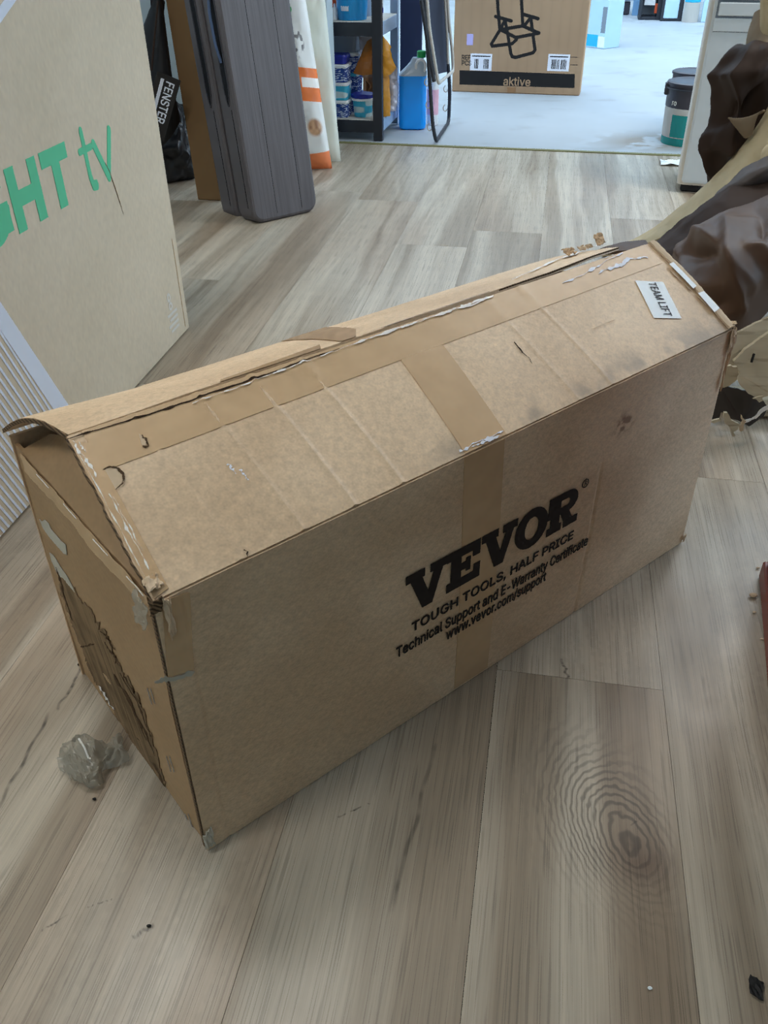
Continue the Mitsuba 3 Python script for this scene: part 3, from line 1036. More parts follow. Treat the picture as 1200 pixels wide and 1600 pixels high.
# print on the front
def letters_slab():
    R_ = lambda x0, y0, x1, y1: sbox(x0, y0, x1, y1)
    Vv = unary_union([R_(-0.02, 0.80, 0.46, 1), R_(0.60, 0.80, 1.04, 1), Polygon([(0.06, 0.9), (0.36, 0.9), (0.555, 0.36), (0.72, 0.9), (0.96, 0.9), (0.66, 0), (0.40, 0)])])
    Ee = unary_union([R_(0.12, 0, 0.42, 1), R_(0, 0.78, 0.98, 1), R_(0, 0, 1.0, 0.22), R_(0.76, 0.62, 0.98, 1), R_(0.80, 0, 1.0, 0.40), R_(0.3, 0.41, 0.62, 0.60), R_(0.56, 0.33, 0.70, 0.68)])
    Oo = affinity.scale(Point(0.5, 0.5).buffer(1, 32), 0.52, 0.52).difference(affinity.scale(Point(0.5, 0.5).buffer(1, 32), 0.22, 0.30))
    bowl = unary_union([R_(0, 0.44, 0.66, 1), affinity.scale(Point(0.66, 0.72).buffer(1, 24), 0.31, 0.28)])
    hole = unary_union([R_(0.40, 0.62, 0.60, 0.81), affinity.scale(Point(0.60, 0.715).buffer(1, 16), 0.10, 0.095)])
    Rr = unary_union([bowl.difference(hole), R_(0.10, 0, 0.40, 0.9), R_(0, 0, 0.48, 0.20), Polygon([(0.40, 0.5), (0.68, 0.5), (0.90, 0.1), (0.58, 0.1)]), R_(0.56, 0, 1.04, 0.20)])
    return Vv, Ee, Vv, Oo, Rr


def front_print(key, mesh, label=None):
    """mesh in (u, z, thickness) -> onto the bulged front"""
    v = mesh.vertices
    w = np.array([C(a, front_bulge(a, b) - 0.0018 - 0.0006 * (c > 1e-6), b) for a, b, c in v])
    m = trimesh.Trimesh(w, mesh.faces[:, ::-1], process=False)
    m.fix_normals()
    put(carton + '__front_panel__' + key, m, 'black_ink', label)


def dense(poly, h):
    return extr(poly, h)


spots = ((0.367, 0.076), (0.446, 0.070), (0.519, 0.074), (0.594, 0.074), (0.670, 0.074))
for i, (pg, (u0, w)) in enumerate(zip(letters_slab(), spots)):
    pg = affinity.translate(affinity.scale(pg, w, 0.0745, origin=(0, 0)), u0, 0.2435)
    front_print('letter', dense(pg, 0.0006), 'big black slab-serif letter ' + 'VEVOR'[i])
ring = Point(0.7575, 0.3145).buffer(0.0085).difference(Point(0.7575, 0.3145).buffer(0.0068))
front_print('registered_mark', cat(dense(ring, 0.0006), mv(meshkit.text_mesh('R', 0.009, 0.0006), frame((0.7547, 0.310, 0), (1, 0, 0), (0, 1, 0), (0, 0, 1)))))
for text, u0, u1, z0, h, bold in (('TOUGH TOOLS, HALF PRICE', 0.377, 0.745, 0.2050, 0.0178, True), ('Technical Support and E-Warranty Certificate', 0.347, 0.791, 0.1690, 0.0205, True), ('www.vevor.com/support', 0.451, 0.685, 0.1425, 0.0205, True)):
    m = meshkit.text_mesh(text, h, 0.0006, bold)
    x0, x1 = m.bounds[0][0], m.bounds[1][0]
    m.apply_translation([-x0, 0, 0])
    m.apply_scale([(u1 - u0) / (x1 - x0), 1, 1])
    m.apply_translation([u0, z0, 0])
    front_print('lettering', m)

# cardboard scraps on the far right of the lid
for i, (x, y, s) in enumerate(((888, 403, 0.026), (908, 396, 0.018), (935, 388, 0.024), (920, 392, 0.014))):
    P = on_far(x, y, 0.004)
    me_ = shred(P + UP * 0.003, CUx * s, (CV * 0.6 + UP * (0.75 if i == 2 else 0.2)) * s, s=60 + i, th=0.002)
    put('cardboard_scrap', me_, 'torn_paper' if i % 2 else 'kraft_plain',
        ('flat torn cardboard scrap on the carton lid, leftmost of its row', 'small curled cardboard scrap second from the left on the carton lid', 'upright square cardboard scrap on the carton lid, nearest the open seam', 'little cardboard scrap just left of the upright one on the lid')[i], 'scrap', 'cardboard scraps on the carton lid')

# ================================================================== TV carton on the left
Rt = fl(297, 513)
Wt = unit(fl(0, 845) - Rt)
Nt = np.array([-Wt[1], Wt[0], 0.0])
tvc = thing('television_carton', 'tall pale cardboard television carton at left with green letters', 'carton')
TVL, TVH, TVT = 1.62, 1.02, 0.17


def TV(w, z, o=0.0):
    return Rt + Wt * w + UP * z + Nt * o


body = mv(rbox(0, TVL, 0, TVH, -TVT, 0, 0.006), frame(Rt + UP * 0.001, Wt, UP, Nt))
body.fix_normals()
put(tvc + '__body', body, 'pale_card')


def tv_print(key, poly, m='green_ink', label=None, th=0.0008):
    me = extr(poly, th)
    w = np.array([TV(a, b, 0.0004 + c) for a, b, c in me.vertices])
    me = trimesh.Trimesh(w, me.faces, process=False)
    me.fix_normals()
    put(tvc + '__' + key, me, m, label)


z0, z1 = 0.547, 0.676
hh = z1 - z0
# w grows towards the left of the picture, so letters are written with -w as their reading direction
def lw(poly, w_left, width):
    return affinity.translate(affinity.scale(poly, -width, hh, origin=(0, 0)), w_left, z0)


tv_print('letter', lw(unary_union([sbox(0.0, 0.74, 1, 1), sbox(0.36, 0, 0.66, 1)]), 0.650, 0.118))
tv_print('letter', lw(unary_union([sbox(0, 0, 0.28, 1), sbox(0.72, 0, 1, 1), sbox(0, 0.37, 1, 0.62)]), 0.790, 0.122))
gg = affinity.scale(Point(0.5, 0.5).buffer(1, 24), 0.52, 0.52).difference(affinity.scale(Point(0.5, 0.5).buffer(1, 24), 0.24, 0.26)).difference(sbox(0.62, 0.5, 1.1, 0.78))
gg = unary_union([gg, sbox(0.52, 0.34, 1.0, 0.56), sbox(0.76, 0.1, 1.0, 0.5)])
tv_print('letter', lw(gg, 0.945, 0.14))
LT = unary_union([LineString([(0.30, 1.02), (0.34, 0.25), (0.42, 0.07), (0.62, 0.05)]).buffer(0.095), LineString([(0.0, 0.72), (0.72, 0.72)]).buffer(0.06)])
tv_print('letter', lw(LT, 0.474, 0.085))
LV = LineString([(0.05, 0.74), (0.5, 0.06), (0.93, 0.84)]).buffer(0.088)
tv_print('letter', lw(LV, 0.405, 0.105))
# white diagonal bands and pinstripes
def band(w0, z0_, w1, z1_, wd):
    return LineString([(w0, z0_), (w1, z1_)]).buffer(wd / 2, cap_style=2).intersection(sbox(0.01, 0.008, TVL - 0.01, TVH - 0.008))


tv_print('white_band', Polygon([(0.922, 0.458), (0.712, 0.004), (0.768, 0.004), (0.945, 0.402)]).intersection(sbox(0, 0.008, 2, 2)), 'white_ink')
for i in range(24):
    o = 0.024 + i * 0.0185
    top = min(0.40 - 0.1 * 0 + 0.02 * i, 0.75)
    tv_print('white_stripe', band(0.945 + o - 0.02, 0.402 + 0.02 * 0, 0.762 + o - 0.004, 0.0, 0.0062) if i < 3 else
             band(0.930 + o + (top - 0.4) * 0.42, top, 0.762 + o, 0.0, 0.0062), 'white_ink')
tv_print('white_band', Polygon([(0.585, 0.962), (0.690, 0.917), (0.800, 0.870), (0.800, 0.905), (0.660, 0.952), (0.600, 0.978)]), 'white_ink')
# small white marks by the lower right corner
for (w, z, a, b) in ((0.123, 0.150, 0.012, 0.014), (0.119, 0.122, 0.013, 0.013)):
    tv_print('faint_mark', Point(w, z).buffer(1, 10) if False else affinity.scale(Point(w, z).buffer(1, 10), a, b).difference(affinity.scale(Point(w, z).buffer(1, 10), a * 0.45, b * 0.45)), 'faint_ink')
for i in range(4):
    tv_print('faint_mark', sbox(0.078, 0.094 - i * 0.017, 0.150 - 0.012 * (i % 2), 0.094 - i * 0.017 + 0.008), 'faint_ink')
# scratch across the v and a crease along the right edge
scr = [TV(0.360 - 0.0, 0.590), TV(0.345, 0.565), TV(0.335, 0.535), TV(0.322, 0.49), TV(0.312, 0.45)]
put(tvc + '__scratch', tube([p + Nt * 0.0010 for p in scr], [0.0012, 0.0013, 0.0011, 0.0008, 0.0004], 5), 'ripped_liner')
put(tvc + '__edge_crease', tube([TV(0.035, z, 0.0004) for z in np.linspace(0.02, 0.30, 8)], 0.0012, 5), 'kraft_plain')

# ================================================================== folding bench
Mb, Rb = fl(398, 353), fl(499, 330)
Eb = unit(Rb - Mb)
Nb = np.array([Eb[1], -Eb[0], 0.0])
lean = math.radians(8.6)
Ub = math.cos(lean) * UP - math.sin(lean) * Nb
Fb = math.cos(lean) * Nb + math.sin(lean) * UP
bench = thing('folding_bench', 'charcoal grey folding bench of two wood-grained plastic halves, standing on end', 'bench')
BWd, BHt, BTh = float(np.linalg.norm(Rb - Mb)), 1.25, 0.138


def rounded(w, h, r):
    return sbox(r, r, w - r, h - r).buffer(r, 12)


def bench_half(off, key):
    """slab with softened rim, front face at depth -off"""
    layers = []
    outl = rounded(BWd, BHt, 0.055)
    ms = []
    prof = [(0.0, -0.016), (0.004, -0.009), (0.010, -0.004), (0.022, 0.0), (BTh - 0.034, 0.0), (BTh - 0.014, -0.006), (BTh - 0.004, -0.014), (BTh, -0.022)]
    ring = lambda d, e: np.array([(x, y, -d) for x, y in np.array(outl.buffer(e, 12).exterior.coords)[:-1]])
    base = np.array(outl.exterior.coords)[:-1]
    n = len(base)
    c = np.array([BWd / 2, BHt / 2])
    V, Fc = [], []
    for d, e in prof:
        # shrink towards the inside along local normal
        nx = np.roll(base, -1, 0) - np.roll(base, 1, 0)
        nn = np.stack([nx[:, 1], -nx[:, 0]], 1)
        nn /= np.linalg.norm(nn, axis=1, keepdims=True)
        if np.mean(np.einsum('ij,ij->i', nn, base - c)) < 0:
            nn = -nn
        q = base + nn * e
        V += [(x, y, -d) for x, y in q]
    m = len(prof)
    for i in range(m - 1):
        for j in range(n):
            k = (j + 1) % n
            Fc += [[i * n + j, i * n + k, (i + 1) * n + k], [i * n + j, (i + 1) * n + k, (i + 1) * n + j]]
    V += [(c[0], c[1], 0.0), (c[0], c[1], -BTh)]
    for j in range(n):
        k = (j + 1) % n
        Fc += [[m * n, k, j], [m * n + 1, (m - 1) * n + j, (m - 1) * n + k]]
    me = trimesh.Trimesh(np.array(V), np.array(Fc), process=False)
    me.fix_normals()
    uv = np.array(V)[:, :2]
    me = mv(me, frame(Mb + Ub * 0.002 - Fb * off, Eb, Ub, Fb))
    key = put(bench + '__' + key, me, 'bench_plastic', uv=uv, smooth=True) if False else put(bench + '__' + key, me, 'bench_plastic', uv=uv)
    return key


for off in (0.0, BTh + 0.018):
    key = bench_half(off, 'seat_half')
    # board joints in the face
    for fx in (0.36, 0.74):
        put(key + '__groove', mv(rbox(BWd * fx - 0.0012, BWd * fx + 0.0012, 0.03, BHt - 0.03, -0.002, 0.0006, 0.0004), frame(Mb - Fb * off, Eb, Ub, Fb)), 'dark_slot')
    # leg recess in the edge that looks left, with its raised rim
    sl = Polygon([(0.47, -0.048), (0.52, -0.058), (1.10, -0.058), (1.10, -0.028), (0.52, -0.028)])
    me = extr(sl, 0.003)
    w = np.array([Mb - Fb * off + Ub * a + Fb * b - Eb * (c - 0.0012) for a, b, c in me.vertices])
    me = trimesh.Trimesh(w, me.faces, process=False)
    me.fix_normals()
    put(key + '__leg_recess', me, 'dark_slot')
    rim = [Mb - Fb * (off - b) + Ub * a - Eb * 0.0015 for a, b in ((1.12, -0.063), (0.52, -0.063), (0.45, -0.046), (0.52, -0.022), (1.12, -0.022))]
    put(key + '__rim', tube(bend(rim, 0.03), 0.0028, 6), 'bench_side')
    put(key + '__edge_line', tube([Mb - Fb * (off + 0.030) + Ub * a - Eb * 0.0006 for a in (0.07, 0.45)], 0.0014, 6), 'dark_slot')
put(bench + '__carry_strap', tube(bend([Mb - Fb * 0.045 + Ub * 0.86 - Eb * 0.004, Mb - Fb * 0.045 + Ub * 0.80 - Eb * 0.016, Mb - Fb * 0.042 + Ub * 0.68 - Eb * 0.016, Mb - Fb * 0.040 + Ub * 0.62 - Eb * 0.004], 0.03), 0.006, 8), 'blue_strap', 'blue carry strap')
put(bench + '__spacer', cat([mv(rbox(BWd * 0.2, BWd * 0.8, h, h + 0.05, -BTh - 0.018, -BTh + 0.002, 0.001), frame(Mb, Eb, Ub, Fb)) for h in (0.2, 0.9)]), 'dark_slot')

# cardboard sheet leaning behind the bench
Pb = fl(303, 312)
Eq = BX.copy()
Nq = np.array([Eq[1], -Eq[0], 0.0])
lq = math.radians(3.0)
Uq = unit(math.cos(lq) * UP - math.sin(lq) * Nq - Eq * 0.055)
cs = mv(rbox(0.02, 0.13, 0, 1.2, -0.03, 0, 0.002), frame(Pb, Eq, Uq, unit(np.cross(Eq, Uq))))
cs.apply_translation([0, 0, -cs.bounds[0][2] + 0.001])
put('cardboard_sheet', cs, 'shaded_board', 'brown cardboard sheet leaning upright just behind the grey folding bench', 'cardboard')

# black goods in the dark gap between television carton and bench
gb = thing('black_gear_bag', 'black upright bag printed FENSTER, half hidden behind the television carton', 'bag')
g1 = at(292, 150, 4.25)
ctrl = [[(215, 262, 4.10), (258, 225, 4.02), (282, 190, 4.06)], [(205, 130, 4.10), (248, 120, 4.00), (268, 110, 4.06)], [(228, 30, 4.14), (240, 0, 4.06), (252, -10, 4.08)]]
put(gb + '__shell', cloth(ctrl, 40, 30, 0.05, 0.010, 8, 3), 'matte_black', smooth=40)
a, b = at(262, 126, 3.945), at(248, 178, 3.94)
tx = unit(b - a)
nx = unit(np.cross(tx, np.cross(unit(EYE - a), tx)))
ty_ = np.cross(nx, tx)
txt = meshkit.text_mesh('FENSTER', 0.034, 0.001, True)
txt.apply_scale([np.linalg.norm(b - a) * 1.22 / (txt.bounds[1][0] - txt.bounds[0][0]), 1, 1])
put(gb + '__tag', mv(rbox(-0.02, 0.24, -0.05, 0.05, -0.003, 0.0, 0.001), frame(a, tx, ty_, nx)), 'glossy_black')
put(gb + '__tag__lettering', mv(txt, frame(a + nx * 0.0004 - ty_ * 0.004, tx, ty_, nx)), 'white_ink')
put(gb + '__tag__white_stripe', mv(rbox(0, 0.16, -0.028, -0.014, 0.0004, 0.0014, 0.0003), frame(a, tx, ty_, nx)), 'white_ink')
put(gb + '__seam', tube([at(247, 2, 3.99), at(241, 60, 3.965), at(237, 110, 3.96)], 0.004, 6), 'dark_brown_cloth')
sackb = thing('black_plastic_sack', 'glossy black plastic sack slumped under the FENSTER bag, beside the cardboard sheet', 'sack')
C3 = fl(268, 285) + BY * 0.10
v, f = trimesh.creation.icosphere(4).vertices, trimesh.creation.icosphere(4).faces
v = v.copy()
bl = v * np.array([0.19, 0.15, 0.25])
bl += v * (meshkit.fbm(v * 2.6, 4, 8)[:, None] - 0.5) * 0.14
bl[:, 2] = np.maximum(bl[:, 2], -0.21)
put(sackb, trimesh.Trimesh(bl * np.array([0.8, 0.8, 0.8]) + C3 + np.array([-0.03, -0.04, 0.17]), f, process=False), 'glossy_black', smooth=True)

# ================================================================== sack of pellets and milky plastic sack by the wall end
def pillow(o, ax, n, w, h, t, lean_, nxy=(34, 44), seed=0, taper=0.0):
    upv = unit(math.cos(lean_) * UP - math.sin(lean_) * n)
    fo = unit(np.cross(ax, upv))
    G1, G2, UV = [], [], []
    for i in range(nxy[0]):
        r1, r2 = [], []
        for j in range(nxy[1]):
            s, q = i / (nxy[0] - 1), j / (nxy[1] - 1)
            pr_ = max(0.0, (1 - (2 * s - 1) ** 4)) ** 0.5 * max(0.0, (1 - (2 * q - 1) ** 6)) ** 0.5
            wob = (meshkit.fbm(np.array([s * 4, q * 7, seed]), 3, seed) - 0.5) * 0.05
            ww = w * (1 - taper * q)
            P = o + ax * ((s - 0.5) * ww + w * 0.5) + upv * (h * q)
            r1.append(P + fo * (t * 0.5 * pr_ + wob * pr_))
            r2.append(P - fo * (t * 0.5 * pr_))
        G1.append(r1)
        G2.append(r2)
    G1, G2 = np.array(G1), np.array(G2)
    m, n_ = nxy
    idx = np.arange(m * n_).reshape(m, n_)
    a, b, c, d = idx[:-1, :-1].ravel(), idx[1:, :-1].ravel(), idx[1:, 1:].ravel(), idx[:-1, 1:].ravel()
    F1 = np.vstack([np.stack([a, b, c], 1), np.stack([a, c, d], 1)])
    F2 = F1[:, ::-1] + m * n_
    V = np.vstack([G1.reshape(-1, 3), G2.reshape(-1, 3)])
    s, q = np.meshgrid(np.linspace(0, 1, m), np.linspace(0, 1, n_), indexing='ij')
    uv = np.stack([(1 - s.ravel()) * w, q.ravel() * h], 1)
    return trimesh.Trimesh(V, np.vstack([F1, F2]), process=False), np.vstack([uv, uv])


Sb = fl(519, 264)
axs = unit(BX * 0.9 + BY * 0.25)
me, uv = pillow(Sb - axs * 0.45, axs, np.array([axs[1], -axs[0], 0]), 0.45, 0.92, 0.13, math.radians(7), seed=3, taper=0.50)
me.apply_translation([0, 0, 0.002 - me.bounds[0][2]])
put('pellet_sack', me, 'sack_print', 'white sack with orange bands standing right behind the folding bench', 'sack', smooth=True, uv=uv)
Sm = fl(523, 262) + BY * 0.13
me, uv = pillow(Sm - axs * 0.42, axs, np.array([axs[1], -axs[0], 0]), 0.42, 0.98, 0.07, math.radians(5), seed=9, taper=0.30)
me.apply_translation([0, 0, 0.002 - me.bounds[0][2]])
put('milky_plastic_sack', me, 'milky_plastic', 'milky white plastic sack standing behind the orange-banded one, by the wall end', 'sack', smooth=True)

# ================================================================== warehouse: shelving by the wall end
def onB(x, y, b):
    return pl(x, y, B(0, b), BY)


def ab(P):
    d = np.asarray(P) - T0
    return float(d @ BX), float(d @ BY), float(d[2])


SB = ab(fl(588, 221))[1]                   # front of the shelving
sx1 = ab(onB(596.5, 150, SB))[0]           # its right end
sd = 0.50
z1, z1b = ab(onB(560, 187.5, SB))[2], ab(onB(560, 207, SB))[2]
z2, z2b = ab(onB(560, 34.5, SB))[2], ab(onB(560, 57, SB))[2]
shelf = thing('shelving_unit', 'black steel shelving unit at the left end of the warehouse threshold', 'shelf')
SWD, SH = 0.95, 1.75
pw = 0.052


def angle_post(a, b, sa, sb):
    L = unary_union([sbox(0, 0, pw, 0.004), sbox(0, 0, 0.004, pw * 0.8)])
    L = affinity.scale(L, sa, sb, origin=(0, 0))
    return extr(L, SH - 0.002, frame(B(a, b, 0.002), BX, BY, UP))


for a, b, sa, sb, m in ((sx1, SB, -1, 1, 'black_steel'), (sx1 - SWD, SB, 1, 1, 'black_steel'), (sx1, SB + sd, -1, -1, 'pale_steel'), (sx1 - SWD, SB + sd, 1, -1, 'pale_steel')):  # rear posts coloured pale for the light falling on black steel
    put(shelf + '__post', angle_post(a, b, sa, sb), m)
for zt, zb in ((z1, z1b), (z2, z2b), (z2 + 0.52, z2b + 0.52)):
    put(shelf + '__deck', obox(B(sx1 - SWD + 0.006, SB + 0.006, zt - 0.012), BX, BY, UP, SWD - 0.012, sd - 0.012, 0.012, 0.002), 'grey_board', 'grey shelf board')
    for b in (SB + 0.003, SB + sd - 0.016):
        put(shelf + '__beam', obox(B(sx1 - SWD + 0.006, b, zb), BX, BY, UP, SWD - 0.012, 0.012, zt - zb - 0.002, 0.002), 'black_steel')
    put(shelf + '__side_beam', obox(B(sx1 - 0.016, SB + 0.02, zb), BX, BY, UP, 0.012, sd - 0.04, zt - zb - 0.002, 0.002), 'pale_steel')


def tub(key, label, a, b, z, w, d, h, body_m, lid_m, group=None, label_m=None, lid_h=0.016):
    t = thing(key, label, 'tub', group)
    pr0 = rounded(w * 0.90, d * 0.90, 0.018)
    lower = extr(affinity.translate(pr0, -w * 0.45, -d * 0.45), 0.001)
    def ringpts(sc, z):
        p = np.array(affinity.translate(rounded(w, d, 0.022), -w / 2, -d / 2).exterior.coords)[:-1] * sc
        return np.column_stack([p, np.full(len(p), z)])
    body = trimesh.convex.convex_hull(np.vstack([ringpts(0.88, 0.0), ringpts(0.96, h - lid_h)]))
    fr = frame(B(a, b, z + 0.0012), BX, BY, UP)
    put(t + '__body', mv(body, fr), body_m)
    lid = trimesh.convex.convex_hull(np.vstack([ringpts(1.0, h - lid_h), ringpts(1.02, h - lid_h * 0.5), ringpts(0.97, h)]))
    put(t + '__lid', mv(lid, fr), lid_m)
    if label_m:
        ft = trimesh.convex.convex_hull(np.vstack([[(x, -d / 2 * 0.93 - 0.003 - 0.02 * 0 , zz) for x in (-w * 0.38, w * 0.38) for zz in (h * 0.15, h * 0.72)], [(x, -d / 2 * 0.80, zz) for x in (-w * 0.38, w * 0.38) for zz in (h * 0.15, h * 0.72)]]))
        put(t + '__label', mv(ft, fr), label_m)
    return t


ta, tb = ab(onB(531, 185, SB + 0.10))[:2]
hs = 0.092
for i, (mb, lm) in enumerate((('blue_label', 'white_plastic'), ('pale_label', 'white_plastic'), ('blue_label', 'white_plastic'))):
    tub('plastic_tub', ('lowest blue tub with white lid in the front stack on the bottom shelf', 'pale middle tub with white lid between two blue ones on the bottom shelf', 'top blue tub with white lid in the front stack on the bottom shelf')[i],
        ta, SB + 0.10, z1 + i * hs, 0.135, 0.13, hs - 0.002, mb, lm, 'tubs stacked on the bottom shelf')
tub('plastic_tub', 'dark blue lidded tub lying on top of the front tub stack', ta - 0.002, SB + 0.10, z1 + 3 * hs, 0.13, 0.12, 0.045, 'blue_plastic', 'blue_plastic', 'tubs stacked on the bottom shelf')
for i in range(3):
    tub('plastic_tub', ('bottom', 'middle', 'upper')[i] + ' blue tub of the rear stack on the bottom shelf, behind the front stack', ta + 0.025, SB + 0.27, z1 + i * 0.105, 0.14, 0.13, 0.103, 'blue_label', ('blue_plastic', 'pale_label', 'white_plastic')[i], 'tubs in the rear stack')
tub('grey_crate', 'greyish lidded crate on the rear tub stack under the upper shelf', ta + 0.0, SB + 0.27, z1 + 0.315, 0.18, 0.15, 0.13, 'vent_grey', 'vent_grey', lid_h=0.02)
ra = ab(onB(567.5, 185, SB + 0.12))[0]
t = thing('lidded_bucket', 'small white and blue bucket with a dark blue lid, right of the tub stack', 'bucket')
put(t + '__body', lathe([(0, 0), (0.052, 0), (0.058, 0.085), (0, 0.085)], 32, B(ra, SB + 0.12, z1 + 0.0012)), 'pale_label', smooth=30)
put(t + '__rim', lathe([(0.056, 0.086), (0.065, 0.086), (0.066, 0.098), (0.056, 0.098)], 32, B(ra, SB + 0.12, z1 + 0.0012)), 'white_plastic', smooth=30)
put(t + '__lid', lathe([(0, 0.096), (0.064, 0.099), (0.066, 0.116), (0.060, 0.120), (0, 0.120)], 32, B(ra, SB + 0.12, z1 + 0.0012)), 'blue_plastic', smooth=30)


def bilin(C_, m, n):
    C_ = np.asarray(C_, float)
    return np.stack([RectBivariateSpline(np.linspace(0, 1, C_.shape[0]), np.linspace(0, 1, C_.shape[1]), C_[..., k], kx=1, ky=1)(np.linspace(0, 1, m), np.linspace(0, 1, n)) for k in range(3)], -1)


def bag(key, label, rows, m, th=0.05, wr=0.02, seed=0, cat_='bag', extra=()):
    C_ = [[onB(x, y, b) for x, y, b in r] for r in rows]
    G = spline_grid(C_, 28, 22) * 0.35 + bilin(C_, 28, 22) * 0.65
    N = np.cross(np.gradient(G, axis=0), np.gradient(G, axis=1))
    N /= np.linalg.norm(N, axis=2, keepdims=True) + 1e-12
    if np.mean(np.einsum('ijk,ijk->ij', N, EYE - G)) < 0:
        G = G[::-1]
        N = np.cross(np.gradient(G, axis=0), np.gradient(G, axis=1))
        N /= np.linalg.norm(N, axis=2, keepdims=True) + 1e-12
    w = meshkit.fbm(G * 16 + seed, 4, seed) - 0.5
    s, q = np.meshgrid(np.linspace(-1, 1, 28), np.linspace(-1, 1, 22), indexing='ij')
    pf = np.sqrt(np.clip((1 - s ** 4) * (1 - q ** 4), 0, 1))
    G = G + N * ((w * wr * 1.6 + th * 0.22) * pf)[..., None]
    me = sheet(G, th * 0.5)
    me.vertices[:, 2] = np.maximum(me.vertices[:, 2], z1 + 0.0015)
    put(key, me, m, label, cat_, smooth=40)
    for i, (x, y, r) in enumerate(extra):
        pass


zz = 0.0
bag('olive_bag', 'mustard bag standing on the bottom shelf right of the post, under the flopped ochre bag', [[(590, 186, SB + 0.12), (600, 186, SB + 0.12), (610, 184, SB + 0.14)], [(588, 150, SB + 0.12), (598, 150, SB + 0.10), (609, 148, SB + 0.14)], [(586, 112, SB + 0.12), (597, 112, SB + 0.12), (608, 110, SB + 0.14)]], 'ochre_film', 0.06, 0.02, 1)
bag('foil_bag', 'crinkled silvery white bag at the right edge of the bottom shelf', [[(602, 186, SB + 0.26), (612, 181, SB + 0.28), (618, 176, SB + 0.30)], [(602, 150, SB + 0.26), (613, 148, SB + 0.26), (621, 146, SB + 0.30)], [(600, 108, SB + 0.26), (612, 106, SB + 0.28), (621, 106, SB + 0.30)]], 'foil', 0.05, 0.035, 2)
bag('ochre_bag', 'bright ochre bag flopped over the shelf end under the upper shelf', [[(584, 118, SB + 0.09), (600, 122, SB + 0.08), (606, 118, SB + 0.11)], [(582, 100, SB + 0.09), (602, 100, SB + 0.08), (619, 105, SB + 0.11)], [(582, 82, SB + 0.10), (604, 84, SB + 0.09), (607, 82, SB + 0.12)], [(586, 60, SB + 0.14), (598, 56, SB + 0.14), (612, 74, SB + 0.14)]], 'ochre_film', 0.05, 0.03, 3)
bag('amber_bag', 'dark amber bag leaning left of the shelf post, above the small bucket', [[(552, 114, SB + 0.12), (566, 118, SB + 0.10), (582, 116, SB + 0.10)], [(560, 96, SB + 0.14), (572, 88, SB + 0.12), (584, 86, SB + 0.12)], [(574, 64, SB + 0.20), (580, 60, SB + 0.20), (586, 60, SB + 0.20)]], 'amber_film', 0.04, 0.02, 4)
bag('gold_white_bag', 'white and gold patterned bag behind the amber bag under the upper shelf', [[(564, 110, SB + 0.22), (572, 108, SB + 0.22), (582, 106, SB + 0.22)], [(562, 80, SB + 0.22), (570, 80, SB + 0.21), (584, 80, SB + 0.22)], [(561, 57, SB + 0.24), (570, 57, SB + 0.24), (586, 57, SB + 0.24)]], 'foil', 0.05, 0.02, 5)
bag('brown_parcel', 'brown paper parcel standing behind the small bucket on the bottom shelf', [[(568, 176, SB + 0.33), (578, 176, SB + 0.38), (592, 176, SB + 0.33)], [(568, 150, SB + 0.33), (576, 150, SB + 0.38), (592, 150, SB + 0.36)], [(568, 116, SB + 0.35), (576, 116, SB + 0.38), (592, 116, SB + 0.35)]], 'tape_dark', 0.05, 0.01, 6, 'parcel')

ca, cb = ab(onB(550, 31, SB + 0.12))[:2]
t = thing('cyan_bucket', 'cyan blue bucket with a white lid on the upper shelf', 'bucket')
o = B(ca, SB + 0.13, z2 + 0.0012)
put(t + '__body', lathe([(0, 0), (0.078, 0), (0.090, 0.125), (0.0, 0.125)], 40, o), 'cyan_tub', smooth=30)
put(t + '__lid', lathe([(0, 0.126), (0.093, 0.126), (0.097, 0.134), (0.095, 0.146), (0.0, 0.15)], 40, o), 'white_plastic', smooth=30)
lb = trimesh.Trimesh(*[np.array(q) for q in (
    [[(0.0835 + 0.002 * (zq > .06)) * math.cos(t_) , (0.0835 + 0.002 * (zq > .06)) * math.sin(t_), zq] for t_ in np.radians(np.linspace(225, 258, 6)) for zq in (0.045, 0.095)],
    [[2 * i, 2 * i + 2, 2 * i + 3] for i in range(5)] + [[2 * i, 2 * i + 3, 2 * i + 1] for i in range(5)])], process=False)
put(t + '__label', mv(lb, frame(o, (1, 0, 0), (0, 1, 0), (0, 0, 1))), 'barcode_paper')
wa = ab(onB(521.5, 31, SB + 0.10))[0]
t = thing('white_pot', 'small white pot with a crown-like cap on the upper shelf, left of the cyan bucket', 'pot')
o = B(wa, SB + 0.10, z2 + 0.0012)
put(t + '__body', lathe([(0, 0), (0.026, 0), (0.028, 0.046), (0, 0.046)], 24, o), 'white_plastic', smooth=30)
put(t + '__cap', cat(lathe([(0, 0.046), (0.028, 0.046), (0.028, 0.056), (0, 0.058)], 24, o), [lathe([(0, 0.056), (0.005, 0.056), (0.004, 0.074), (0, 0.076)], 8, o + np.array([0.019 * math.cos(q), 0.019 * math.sin(q), 0])) for q in np.arange(5) * 1.2566]), 'white_plastic', smooth=30)
sa = ab(onB(601.5, 27, SB + 0.34))[0]
t = thing('spray_can', 'white spray can near the right end of the upper shelf', 'can')
o = B(sx1 - 0.045, SB + 0.15, z2 + 0.0012)
put(t + '__body', lathe([(0, 0), (0.024, 0), (0.025, 0.004), (0.025, 0.13), (0.016, 0.145), (0, 0.145)], 24, o), 'white_plastic', smooth=30)
put(t + '__cap', lathe([(0, 0.146), (0.017, 0.146), (0.017, 0.18), (0, 0.182)], 24, o), 'cyan_tub', smooth=30)
put(t + '__label', lathe([(0.0253, 0.03), (0.0257, 0.03), (0.0257, 0.055), (0.0253, 0.055), (0.0253, 0.03)], 24, o), 'blue_plastic')
